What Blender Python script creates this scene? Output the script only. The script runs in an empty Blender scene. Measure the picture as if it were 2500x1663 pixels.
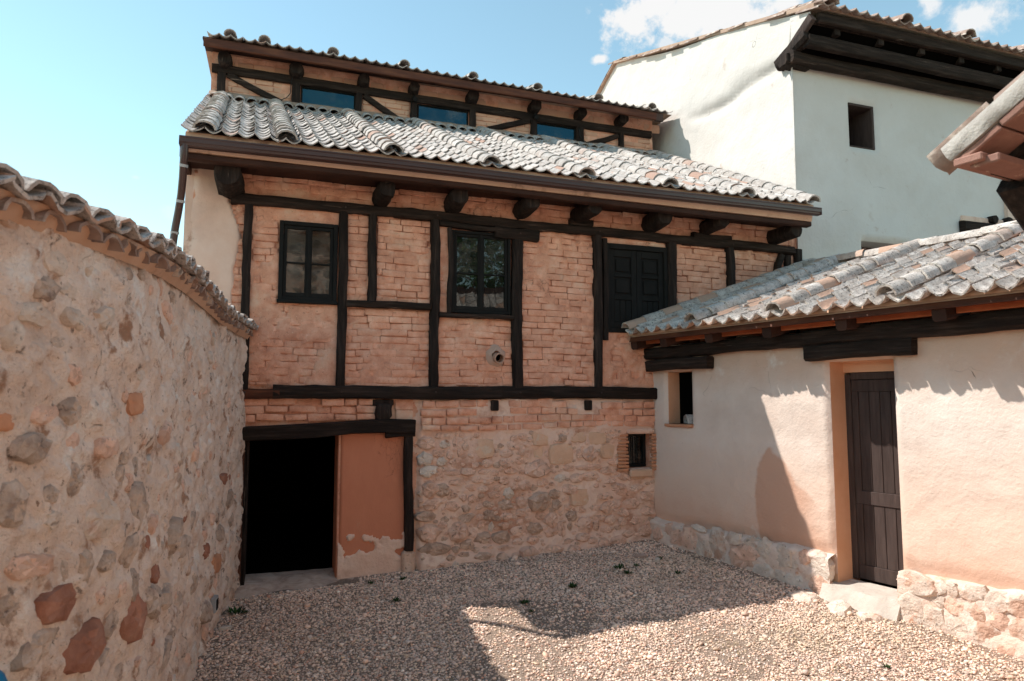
import bpy, math, random
import numpy as np
from mathutils import Matrix, Vector, Euler
R = math.radians
SC = bpy.context.scene
COL = SC.collection
rng = random.Random(7)

# ------------------------------------------------------------------ camera
cam_d = bpy.data.cameras.new('camera')
cam = bpy.data.objects.new('camera', cam_d)
COL.objects.link(cam)
cam.location = (0, 0, 2.2)
cam.rotation_euler = (R(95), 0, 0)
cam_d.sensor_width = 36
cam_d.lens = 24.0
cam_d.clip_start = 0.05
cam_d.clip_end = 2000
cam_d.dof.use_dof = True
cam_d.dof.focus_distance = 10.0
cam_d.dof.aperture_fstop = 2.8
SC.camera = cam

# ------------------------------------------------------------------ light
SUN = Vector((-.800, .104, 1.0)).normalized()          # towards the sun
SUN_EL = math.asin(SUN.z)
SUN_AZ = math.atan2(SUN.x, SUN.y)                      # clockwise from +Y
sun_d = bpy.data.lights.new('sun', 'SUN')
sun_d.energy = 2.05
sun_d.angle = R(.55)
sun_d.color = (1.0, .945, .87)
sun = bpy.data.objects.new('sun', sun_d)
COL.objects.link(sun)
sun.location = SUN * 60
sun.rotation_euler = SUN.to_track_quat('Z', 'Y').to_euler()

world = bpy.data.worlds.new('World')
SC.world = world
world.use_nodes = True
SKY_STRENGTH = .15
EXPOSURE = 1.58


def build_world():
    nt = world.node_tree
    nt.nodes.clear()
    N = nt.nodes.new
    L = nt.links.new
    out = N('ShaderNodeOutputWorld')
    bg = N('ShaderNodeBackground')
    bg.inputs['Strength'].default_value = SKY_STRENGTH
    L(bg.outputs[0], out.inputs[0])
    sky = N('ShaderNodeTexSky')
    sky.sky_type = 'NISHITA'
    sky.sun_disc = False
    sky.sun_elevation = SUN_EL
    sky.sun_rotation = SUN_AZ
    sky.altitude = 900
    sky.air_density = 1.0
    sky.dust_density = 0.0
    sky.ozone_density = 1.5
    tc = N('ShaderNodeTexCoord')
    sep = N('ShaderNodeSeparateXYZ')
    L(tc.outputs['Generated'], sep.inputs[0])

    def m(op, a, b=None, clamp=False):
        n = N('ShaderNodeMath')
        n.operation = op
        n.use_clamp = clamp
        for i, v in enumerate((a, b)):
            if v is None:
                continue
            if isinstance(v, (int, float)):
                n.inputs[i].default_value = v
            else:
                L(v, n.inputs[i])
        return n.outputs[0]
    az = m('ARCTAN2', sep.outputs['X'], sep.outputs['Y'])
    el = m('ARCSINE', sep.outputs['Z'])
    ns = N('ShaderNodeTexNoise')
    ns.inputs['Scale'].default_value = 9
    ns.inputs['Detail'].default_value = 9
    ns.inputs['Roughness'].default_value = .6
    L(tc.outputs['Generated'], ns.inputs['Vector'])
    ns2 = N('ShaderNodeTexNoise')
    ns2.inputs['Scale'].default_value = 38
    ns2.inputs['Detail'].default_value = 8
    ns2.inputs['Roughness'].default_value = .65
    L(tc.outputs['Generated'], ns2.inputs['Vector'])
    nz = m('ADD', m('SUBTRACT', ns.outputs['Fac'], .5), m('MULTIPLY', m('SUBTRACT', ns2.outputs['Fac'], .5), .75))
    clouds = [(17.0, 31.4, 8.6, 4.2, 1.0), (10.0, 29.7, 4.2, 2.3, 1.0), (24, 32.5, 5, 3, .8), (7.6, 27.2, .85, .42, .8), (13.2, 27.9, 1.1, .6, .6),
              (32.6, 27.5, 1.1, 1.7, .7), (35.6, 25.2, 3.0, 1.7, .75), (36.5, 28, 3, 1.5, .6), (29.6, 25.8, 1.0, .7, .55), (-29.5, 16.2, .5, .3, .35), (-26.5, 14, 1.5, .6, .3),
              (70, 24, 11, 4, .8), (110, 34, 14, 5, .8), (-80, 30, 12, 3.5, .7), (170, 22, 16, 4, .8), (-140, 36, 13, 5, .8), (50, 48, 9, 4, .7)]
    tot = None
    for a, e, ra, re, w in clouds:
        da = m('MULTIPLY', m('SUBTRACT', az, R(a)), 1 / R(ra))
        de = m('MULTIPLY', m('SUBTRACT', el, R(e)), 1 / R(re))
        d = m('SQRT', m('ADD', m('MULTIPLY', da, da), m('MULTIPLY', de, de)))
        v = m('MULTIPLY', m('ADD', m('SUBTRACT', 1.0, d), m('MULTIPLY', nz, 2.6)), 1.5, clamp=True)
        v = m('MULTIPLY', v, w)
        tot = v if tot is None else m('MAXIMUM', tot, v)
    sm = N('ShaderNodeMapRange')
    sm.interpolation_type = 'SMOOTHSTEP'
    sm.inputs['From Min'].default_value = .02
    sm.inputs['From Max'].default_value = .9
    L(tot, sm.inputs['Value'])
    tint = N('ShaderNodeMix')
    tint.data_type = 'RGBA'
    tint.blend_type = 'MULTIPLY'
    tint.inputs[0].default_value = 1
    L(sky.outputs[0], tint.inputs[6])
    tint.inputs[7].default_value = SKY_TINT
    mix = N('ShaderNodeMix')
    mix.data_type = 'RGBA'
    L(sm.outputs[0], mix.inputs[0])
    L(tint.outputs[2], mix.inputs[6])
    mix.inputs[7].default_value = CLOUD_COL
    L(mix.outputs[2], bg.inputs['Color'])


SKY_TINT = (.71, .73, .54, 1)
CLOUD_COL = (2.1, 2.1, 2.1, 1)
build_world()
SC.view_settings.view_transform = 'Standard'
SC.view_settings.look = 'None'
SC.view_settings.gamma = 1
SC.view_settings.use_curve_mapping = False
SC.view_settings.exposure = EXPOSURE
SC.render.engine = 'CYCLES'
SC.cycles.use_denoising = True
SC.cycles.max_bounces = 8

# ------------------------------------------------------------------ materials
def mat(name, stops, scale=3.0, detail=8, rough=.9, rnd=0.0, bumps=((40, .35, .01),), patches=(), grad=None, stretch=(1, 1, 1), crack=None, spec=.25, coords='pos', hue=None, ndist=0):
    mt = bpy.data.materials.new(name)
    mt.use_nodes = True
    nt = mt.node_tree
    nt.nodes.clear()
    N = nt.nodes.new
    L = nt.links.new
    out = N('ShaderNodeOutputMaterial')
    bs = N('ShaderNodeBsdfPrincipled')
    bs.inputs['Roughness'].default_value = rough
    bs.inputs['Specular IOR Level'].default_value = spec
    L(bs.outputs[0], out.inputs[0])
    if coords == 'pos':
        vec = N('ShaderNodeNewGeometry').outputs['Position']
    else:
        vec = N('ShaderNodeTexCoord').outputs['Object']
    mp = N('ShaderNodeMapping')
    mp.inputs['Scale'].default_value = stretch
    L(vec, mp.inputs[0])
    vs = mp.outputs[0]

    def noise(sc, det=8, ro=.6, v=None, dist=0):
        n = N('ShaderNodeTexNoise')
        n.inputs['Scale'].default_value = sc
        n.inputs['Detail'].default_value = det
        n.inputs['Roughness'].default_value = ro
        n.inputs['Distortion'].default_value = dist
        L(v or vs, n.inputs['Vector'])
        return n.outputs['Fac']

    def rng_(val, lo, hi, a=0, b=1, smooth=True):
        r = N('ShaderNodeMapRange')
        if smooth:
            r.interpolation_type = 'SMOOTHSTEP'
        for k, x in zip(('From Min', 'From Max', 'To Min', 'To Max'), (lo, hi, a, b)):
            r.inputs[k].default_value = x
        L(val, r.inputs['Value'])
        return r.outputs[0]

    def mixc(fac, c1, c2, mode='MIX'):
        x = N('ShaderNodeMix')
        x.data_type = 'RGBA'
        x.blend_type = mode
        if isinstance(fac, (int, float)):
            x.inputs[0].default_value = fac
        else:
            L(fac, x.inputs[0])
        for i, c in ((6, c1), (7, c2)):
            if isinstance(c, tuple):
                x.inputs[i].default_value = c if len(c) == 4 else (*c, 1)
            else:
                L(c, x.inputs[i])
        return x.outputs[2]

    def mth(op, a, b):
        n = N('ShaderNodeMath')
        n.operation = op
        for i, v in enumerate((a, b)):
            if isinstance(v, (int, float)):
                n.inputs[i].default_value = v
            else:
                L(v, n.inputs[i])
        return n.outputs[0]
    cr = N('ShaderNodeValToRGB')
    el = cr.color_ramp.elements
    n = len(stops)
    for i, c in enumerate(stops):
        p = .28 + .44 * (i / max(1, n - 1))
        if i < 2:
            e = el[i]
            e.position = p
        else:
            e = el.new(p)
        e.color = (*c, 1)
    L(noise(scale, detail, .62, dist=ndist), cr.inputs[0])
    col = cr.outputs[0]
    if grad:
        # (axis, lo, hi, colour, noise amount)
        sp = N('ShaderNodeSeparateXYZ')
        L(vec, sp.inputs[0])
        for ax, lo, hi, c, am in grad:
            v = mth('ADD', sp.outputs[ax], mth('MULTIPLY', mth('SUBTRACT', noise(2.2, 6), .5), am))
            col = mixc(rng_(v, lo, hi), col, c)
    for c, sc, lo, hi in patches:
        col = mixc(rng_(noise(sc, 9, .65), lo, hi), col, c)  # stains and grain; on adobe and stone also pit shade put into colour
    rv = None
    if rnd:
        oi = N('ShaderNodeObjectInfo')
        ge = N('ShaderNodeNewGeometry')
        rv = mth('FRACT', mth('ADD', oi.outputs['Random'], ge.outputs['Random Per Island']), 0)
        k = rng_(rv, 0, 1, 1 - rnd, 1 + rnd, False)
        cb = N('ShaderNodeCombineXYZ')
        for i in range(3):
            L(k, cb.inputs[i])
        col = mixc(1.0, col, cb.outputs[0], 'MULTIPLY')
        if hue:
            rv2 = mth('FRACT', mth('MULTIPLY', rv, 7.31), 0)
            col = mixc(rng_(rv2, hue[1], hue[2]), col, hue[0])
    h = None
    for sc, st, ds in bumps:
        b = N('ShaderNodeBump')
        b.inputs['Strength'].default_value = st
        b.inputs['Distance'].default_value = ds
        L(noise(sc, 6, .6), b.inputs['Height'])
        if h is not None:
            L(h, b.inputs['Normal'])
        h = b.outputs[0]
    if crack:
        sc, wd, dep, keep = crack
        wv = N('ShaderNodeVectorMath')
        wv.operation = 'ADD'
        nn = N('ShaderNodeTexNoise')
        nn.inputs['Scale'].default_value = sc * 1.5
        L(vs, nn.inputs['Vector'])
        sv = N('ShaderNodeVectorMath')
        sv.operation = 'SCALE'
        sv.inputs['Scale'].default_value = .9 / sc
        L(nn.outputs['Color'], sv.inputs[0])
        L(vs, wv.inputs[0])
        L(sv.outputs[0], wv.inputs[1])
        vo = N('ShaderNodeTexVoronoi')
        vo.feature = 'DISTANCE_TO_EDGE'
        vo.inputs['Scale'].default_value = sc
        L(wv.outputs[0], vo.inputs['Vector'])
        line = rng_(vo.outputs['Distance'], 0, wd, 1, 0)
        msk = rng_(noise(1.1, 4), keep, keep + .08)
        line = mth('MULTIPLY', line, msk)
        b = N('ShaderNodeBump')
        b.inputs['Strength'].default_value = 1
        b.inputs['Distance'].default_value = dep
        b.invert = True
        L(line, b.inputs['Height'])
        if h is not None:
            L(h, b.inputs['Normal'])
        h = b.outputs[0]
        col = mixc(mth('MULTIPLY', line, .6), col, (.05, .03, .02))  # paints crevice shade into the colour along each crack
    if h is not None:
        L(h, bs.inputs['Normal'])
    L(col, bs.inputs['Base Color'])
    return mt


M = {}
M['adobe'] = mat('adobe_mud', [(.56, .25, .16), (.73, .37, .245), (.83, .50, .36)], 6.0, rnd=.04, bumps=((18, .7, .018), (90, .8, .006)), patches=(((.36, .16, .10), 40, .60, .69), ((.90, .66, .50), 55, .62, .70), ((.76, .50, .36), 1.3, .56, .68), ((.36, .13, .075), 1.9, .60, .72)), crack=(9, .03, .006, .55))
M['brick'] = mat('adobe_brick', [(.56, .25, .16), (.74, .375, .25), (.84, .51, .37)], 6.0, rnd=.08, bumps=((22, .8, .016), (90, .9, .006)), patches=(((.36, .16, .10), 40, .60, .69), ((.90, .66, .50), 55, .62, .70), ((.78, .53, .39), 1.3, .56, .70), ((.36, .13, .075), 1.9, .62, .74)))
M['adobe_pale'] = mat('pale_adobe_brick', [(.58, .33, .22), (.68, .41, .29)], 2.6, rnd=.12, bumps=((22, .8, .012), (110, .5, .003)))
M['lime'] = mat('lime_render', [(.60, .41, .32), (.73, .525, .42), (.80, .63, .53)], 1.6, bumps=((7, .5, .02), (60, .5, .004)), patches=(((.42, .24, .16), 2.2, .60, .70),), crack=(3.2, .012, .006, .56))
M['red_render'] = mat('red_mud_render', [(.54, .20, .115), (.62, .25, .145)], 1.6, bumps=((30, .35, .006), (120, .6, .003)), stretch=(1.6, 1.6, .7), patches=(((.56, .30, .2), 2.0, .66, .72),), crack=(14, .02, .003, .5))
M['plinth_mortar'] = mat('plinth_mortar', [(.68, .49, .39), (.77, .60, .50), (.80, .68, .60)], 2.0, bumps=((9, .9, .03), (35, .9, .012), (110, .7, .004)), patches=(((.62, .33, .21), 2.4, .56, .66), ((.38, .28, .22), 22, .62, .70)))
M['mortar'] = mat('wall_mortar', [(.72, .455, .345), (.80, .56, .44), (.86, .67, .555)], 1.5, bumps=((9, .8, .03), (35, .8, .010), (110, .7, .004)), patches=(((.50, .26, .17), 1.2, .52, .66),))
M['stone'] = mat('rubble_stone', [(.56, .34, .245), (.77, .505, .385), (.84, .62, .495)], 6, rnd=.14, bumps=((14, 1.0, .03), (55, .9, .010), (160, .6, .003)), patches=(((.26, .17, .13), 14, .60, .70), ((.30, .2, .15), 40, .62, .70)))
M['stone_dressed'] = mat('dressed_stone', [(.64, .40, .27), (.76, .51, .36)], 4, rnd=.08, bumps=((30, .9, .012), (120, .7, .004)), patches=(((.68, .52, .40), 5, .56, .64),))
M['stone_dark'] = mat('dark_stone', [(.38, .25, .185), (.60, .415, .315), (.74, .55, .435)], 7, rnd=.16, bumps=((16, 1.0, .03), (60, .9, .010), (150, .6, .003)), patches=(((.22, .15, .12), 30, .60, .68),))
M['stone_pale'] = mat('pale_stone', [(.58, .45, .365), (.71, .585, .49), (.79, .69, .60)], 5, rnd=.08, bumps=((10, 1.0, .035), (45, .9, .012), (150, .6, .003)), patches=(((.45, .24, .15), 3.0, .60, .68), ((.33, .27, .23), 16, .60, .69), ((.60, .38, .28), 1.5, .54, .64)))
M['stone_red'] = mat('red_sandstone', [(.24, .10, .065), (.36, .165, .11), (.46, .25, .18)], 6, rnd=.15, bumps=((14, .8, .02), (60, .6, .006)))
M['stone_grey'] = mat('grey_field_stone', [(.30, .215, .175), (.54, .415, .335), (.72, .58, .48)], 8, rnd=.16, bumps=((12, 1.0, .03), (40, 1.0, .012), (130, .7, .004)), patches=(((.20, .145, .12), 18, .58, .68), ((.64, .47, .36), 5, .54, .64)))
M['brick_old'] = mat('fired_brick', [(.50, .22, .12), (.62, .32, .19)], 5, rnd=.1, bumps=((30, .8, .01),))
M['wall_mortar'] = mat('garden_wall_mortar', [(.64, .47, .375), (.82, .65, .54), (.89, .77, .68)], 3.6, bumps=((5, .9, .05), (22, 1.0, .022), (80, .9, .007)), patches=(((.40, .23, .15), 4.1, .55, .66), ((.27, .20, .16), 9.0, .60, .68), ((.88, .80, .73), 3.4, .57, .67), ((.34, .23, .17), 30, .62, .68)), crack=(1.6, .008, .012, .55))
M['timber'] = mat('tarred_timber', [(.014, .010, .009), (.026, .018, .015), (.060, .042, .034)], 4, stretch=(5, 5, .5), bumps=((10, .9, .02), (50, .9, .006)), rough=.85, rnd=.2, spec=.15, patches=(((.20, .145, .115), 3.0, .64, .74),))
M['timber_h'] = mat('tarred_beam', [(.014, .010, .009), (.028, .019, .015), (.062, .043, .035)], 4, stretch=(.5, .5, 6), bumps=((10, .9, .02), (50, .9, .006)), rough=.85, rnd=.2, spec=.15, patches=(((.20, .145, .115), 2.6, .64, .74),))
M['brown_wood'] = mat('brown_wood', [(.05, .018, .011), (.10, .034, .018), (.17, .062, .03)], 3.0, stretch=(.6, .6, 4), bumps=((18, .6, .01),), rough=.65, rnd=.15, patches=(((.36, .16, .08), .8, .66, .72),))
M['soffit'] = mat('soffit_board', [(.030, .013, .009), (.06, .026, .017)], 3, bumps=((16, .6, .01),), rough=.8, rnd=.2)
M['orange_board'] = mat('orange_board', [(.30, .085, .035), (.42, .13, .055)], 4, bumps=((16, .8, .01),), rough=.85, rnd=.1)
M['fascia_mud'] = mat('fascia_mud', [(.50, .30, .20), (.60, .38, .26)], 2.0, bumps=((12, .6, .01),), patches=(((.26, .14, .09), 1.6, .56, .66),))
M['gutter'] = mat('gutter_metal', [(.045, .022, .020), (.060, .030, .027)], 2, bumps=(), rough=.35, spec=.5)
M['tile'] = mat('lichen_tile', [(.30, .25, .215), (.47, .42, .385), (.60, .56, .525)], 9, rnd=.14, bumps=((30, .9, .010), (120, .8, .004)), patches=(((.12, .10, .09), 18, .57, .66), ((.40, .23, .16), 6, .64, .71)), hue=((.42, .27, .21), .90, .97))
M['tile_warm'] = mat('weathered_tile', [(.33, .27, .235), (.52, .45, .40), (.68, .62, .57)], 8, rnd=.16, bumps=((22, 1.0, .014), (90, .9, .005)), patches=(((.12, .105, .10), 26, .54, .66), ((.50, .31, .22), 4, .62, .70), ((.24, .21, .19), 70, .54, .64)), hue=((.50, .32, .235), .84, .92))
M['tile_red'] = mat('old_red_tile', [(.21, .14, .115), (.31, .22, .18), (.42, .33, .28)], 6, rnd=.2, bumps=((30, .8, .008),), patches=(((.50, .42, .36), 6, .52, .64),))
M['roof_mortar'] = mat('roof_mortar', [(.34, .22, .16), (.46, .33, .25)], 4, bumps=((20, .8, .015),))
M['limewash'] = mat('white_limewash', [(.60, .55, .50), (.66, .62, .58), (.70, .67, .635)], .9, bumps=((3, .45, .05), (22, .6, .010), (90, .5, .003)), grad=(('Z', 6.4, 8.6, (.62, .57, .525), 1.6),), crack=(.55, .0022, .003, .57), patches=(((.55, .46, .40), 2.6, .64, .72), ((.54, .46, .40), .9, .62, .75), ((.42, .28, .2), 6, .73, .77)))  # one limewash for every face, slightly warmer towards the top
M['pebble_under'] = mat('gravel_bed', [(.16, .11, .085), (.30, .22, .17), (.44, .34, .27)], 45, bumps=((60, 1, .02),), patches=(((.32, .25, .17), 2.2, .58, .70),))
M['dark'] = mat('painted_dark', [(.0025, .002, .002), (.004, .0035, .003)], 3, bumps=(), spec=0.0)  # near-black base puts the shade of unlit rooms and voids into colour
M['frame'] = mat('black_paint', [(.010, .010, .0095), (.018, .017, .016)], 5, bumps=((40, .2, .003),), rough=.75, spec=.12)
M['door_wood'] = mat('dark_door', [(.048, .033, .029), (.085, .060, .053)], 4, stretch=(6, 6, .6), bumps=((18, .7, .005),), rough=.8, spec=.12, rnd=.1, patches=(((.25, .2, .17), 3.0, .74, .78),))
M['pink_brick'] = mat('cornice_brick', [(.22, .105, .08), (.33, .18, .14)], 6, rnd=.1, bumps=((30, .7, .008), (120, .5, .003)), patches=(((.6, .45, .36), 9, .6, .68),))
M['verge_mortar'] = mat('verge_mortar', [(.26, .225, .195), (.38, .34, .305), (.47, .43, .39)], 8, bumps=((14, .9, .02), (60, .8, .006)), patches=(((.34, .27, .22), 20, .62, .69),))
M['slab'] = mat('worn_slab', [(.30, .21, .17), (.47, .36, .30), (.60, .49, .42)], 5, ndist=1.2, bumps=((12, .8, .02), (60, .6, .005)))
M['step_stone'] = mat('limestone_step', [(.50, .43, .37), (.66, .59, .52)], 4, bumps=((12, .8, .02), (70, .6, .005)), patches=(((.45, .24, .15), 3, .62, .70),))
M['plate'] = mat('grey_metal', [(.30, .31, .32), (.42, .42, .42)], 8, bumps=(), rough=.5)
M['weed'] = mat('weed_leaf', [(.018, .045, .012), (.04, .085, .022)], 20, bumps=(), rnd=.3)
M['dry'] = mat('dry_grass', [(.34, .26, .13), (.48, .38, .2)], 9, bumps=(), rnd=.3)
M['leaf'] = mat('tree_leaf', [(.03, .07, .018), (.08, .15, .04)], 3, bumps=(), rnd=.3)
M['bark'] = mat('tree_bark', [(.06, .045, .03), (.12, .09, .07)], 6, bumps=((20, .9, .02),))
M['blue'] = mat('blue_plastic', [(.01, .16, .34), (.015, .22, .42)], 3, bumps=(), rough=.5)
M['pipe'] = mat('clay_pipe', [(.40, .22, .15), (.52, .33, .24)], 9, bumps=((40, .5, .004),))
M['soot_plaster'] = mat('sooty_plaster', [(.44, .28, .21), (.60, .41, .32)], 6, bumps=((20, .7, .01),))
M['rubber'] = mat('black_cable', [(.012, .012, .012), (.02, .02, .02)], 5, bumps=(), rough=.5)


def plaster_wing():
    # wing wall in its own frame: x along the wall, z up; damp orange foot, cream top, one red-brown repair
    mt = mat('wing_plaster', [(.64, .50, .42), (.76, .63, .545), (.82, .72, .64)], .8, coords='obj', bumps=((5, .35, .025), (28, .7, .010), (110, .55, .004)),
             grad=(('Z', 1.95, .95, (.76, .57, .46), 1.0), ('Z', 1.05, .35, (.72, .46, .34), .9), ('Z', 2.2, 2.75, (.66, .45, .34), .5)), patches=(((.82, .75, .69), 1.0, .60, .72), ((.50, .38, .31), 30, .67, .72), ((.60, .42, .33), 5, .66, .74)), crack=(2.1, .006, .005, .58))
    nt = mt.node_tree
    N = nt.nodes.new
    L = nt.links.new
    bs = [n for n in nt.nodes if n.type == 'BSDF_PRINCIPLED'][0]
    src = bs.inputs['Base Color'].links[0].from_socket
    tc = N('ShaderNodeTexCoord')
    sp = N('ShaderNodeSeparateXYZ')
    nz = N('ShaderNodeTexNoise')
    nz.inputs['Scale'].default_value = 3.5
    nz.inputs['Detail'].default_value = 6
    L(tc.outputs['Object'], nz.inputs['Vector'])
    add = N('ShaderNodeVectorMath')
    add.operation = 'MULTIPLY_ADD'
    L(nz.outputs['Color'], add.inputs[0])
    add.inputs[1].default_value = (.20, .20, .20)
    L(tc.outputs['Object'], add.inputs[2])
    L(add.outputs[0], sp.inputs[0])

    def mr(s, lo, hi, a, b):
        r = N('ShaderNodeMapRange')
        r.interpolation_type = 'SMOOTHSTEP'
        for k, x in zip(('From Min', 'From Max', 'To Min', 'To Max'), (lo, hi, a, b)):
            r.inputs[k].default_value = x
        L(s, r.inputs['Value'])
        return r.outputs[0]

    def mu(a, b):
        n = N('ShaderNodeMath')
        n.operation = 'MULTIPLY'
        L(a, n.inputs[0])
        L(b, n.inputs[1])
        return n.outputs[0]
    def mm(op, a, b, c=None):
        n = N('ShaderNodeMath')
        n.operation = op
        for i, v in enumerate((a, b, c)):
            if v is None:
                continue
            if isinstance(v, (int, float)):
                n.inputs[i].default_value = v
            else:
                L(v, n.inputs[i])
        return n.outputs[0]
    zz = mm('MAXIMUM', mm('SUBTRACT', sp.outputs['Z'], 1.30), 0.0)
    xl = mm('SUBTRACT', sp.outputs['X'], mm('MULTIPLY', mm('MULTIPLY', zz, zz), 1.3))
    zt = mm('ADD', sp.outputs['Z'], mm('MULTIPLY', mm('MAXIMUM', mm('SUBTRACT', sp.outputs['X'], 2.12), 0.0), 1.1))
    f = mm('MULTIPLY', mu(mu(mr(xl, 1.90, 1.96, 0, 1), mr(sp.outputs['X'], 2.45, 2.95, 1, 0)), mr(zt, 1.74, 1.84, 1, 0)), .85)
    mx = N('ShaderNodeMix')
    mx.data_type = 'RGBA'
    L(f, mx.inputs[0])
    L(src, mx.inputs[6])
    mx.inputs[7].default_value = (.60, .34, .235, 1)
    L(mx.outputs[2], bs.inputs['Base Color'])
    return mt


M['wing'] = plaster_wing()
M['wing_orange'] = mat('orange_reveal', [(.68, .36, .21), (.76, .46, .30)], 2, bumps=((14, .6, .01), (80, .5, .003)))


def glass_mat(name, tint, refl, rough=.02):
    mt = bpy.data.materials.new(name)
    mt.use_nodes = True
    nt = mt.node_tree
    nt.nodes.clear()
    N = nt.nodes.new
    L = nt.links.new
    out = N('ShaderNodeOutputMaterial')
    tr = N('ShaderNodeBsdfTransparent')
    tr.inputs[0].default_value = (*tint, 1)
    gl = N('ShaderNodeBsdfGlossy')
    gl.inputs['Roughness'].default_value = rough
    gl.inputs['Color'].default_value = (*refl, 1)
    ge = N('ShaderNodeNewGeometry')
    nz = N('ShaderNodeTexNoise')
    nz.inputs['Scale'].default_value = 2.5
    L(ge.outputs['Position'], nz.inputs['Vector'])
    bp = N('ShaderNodeBump')
    bp.inputs['Strength'].default_value = .12
    bp.inputs['Distance'].default_value = .02
    L(nz.outputs['Fac'], bp.inputs['Height'])
    L(bp.outputs[0], gl.inputs['Normal'])
    fr = N('ShaderNodeFresnel')
    fr.inputs['IOR'].default_value = 1.5
    mr = N('ShaderNodeMapRange')
    mr.inputs['To Min'].default_value = .04
    L(fr.outputs[0], mr.inputs['Value'])
    mx = N('ShaderNodeMixShader')
    L(mr.outputs[0], mx.inputs[0])
    L(tr.outputs[0], mx.inputs[1])
    L(gl.outputs[0], mx.inputs[2])
    # dust film, thicker in patches
    df = N('ShaderNodeBsdfDiffuse')
    df.inputs['Color'].default_value = (.45, .42, .37, 1)
    n2 = N('ShaderNodeTexNoise')
    n2.inputs['Scale'].default_value = 1.7
    n2.inputs['Detail'].default_value = 8
    n2.inputs['Roughness'].default_value = .7
    L(ge.outputs['Position'], n2.inputs['Vector'])
    m2 = N('ShaderNodeMapRange')
    for k, v in (('From Min', .48), ('From Max', .72), ('To Min', .015), ('To Max', .22)):
        m2.inputs[k].default_value = v
    L(n2.outputs['Fac'], m2.inputs['Value'])
    mx2 = N('ShaderNodeMixShader')
    L(m2.outputs[0], mx2.inputs[0])
    L(mx.outputs[0], mx2.inputs[1])
    L(df.outputs[0], mx2.inputs[2])
    L(mx2.outputs[0], out.inputs[0])
    return mt


M['glass'] = glass_mat('window_glass', (.30, .30, .29), (.75, .75, .72))
M['glass_sky_blue'] = glass_mat('painted_sky_glass', (.05, .12, .16), (.20, .75, 1.0))  # blue glossy colour paints the sky's reflection into the panes

# ------------------------------------------------------------------ noise
def _h(ix, iy, s):
    v = np.sin(ix * 127.1 + iy * 311.7 + s * 74.7) * 43758.5453
    return v - np.floor(v)


def vn(x, y, s=0):
    ix = np.floor(x)
    iy = np.floor(y)
    fx = x - ix
    fy = y - iy
    fx = fx * fx * (3 - 2 * fx)
    fy = fy * fy * (3 - 2 * fy)
    a = _h(ix, iy, s)
    b = _h(ix + 1, iy, s)
    c = _h(ix, iy + 1, s)
    d = _h(ix + 1, iy + 1, s)
    return (a * (1 - fx) + b * fx) * (1 - fy) + (c * (1 - fx) + d * fx) * fy


def fbm(x, y, s=0, o=4):
    t = 0
    a = .5
    n = 0
    for i in range(o):
        t = t + a * vn(x * 2 ** i, y * 2 ** i, s + i * 13)
        n += a
        a *= .5
    return t / n


def sstep(x, a, b):
    t = np.clip((x - a) / (b - a), 0, 1)
    return t * t * (3 - 2 * t)

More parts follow.
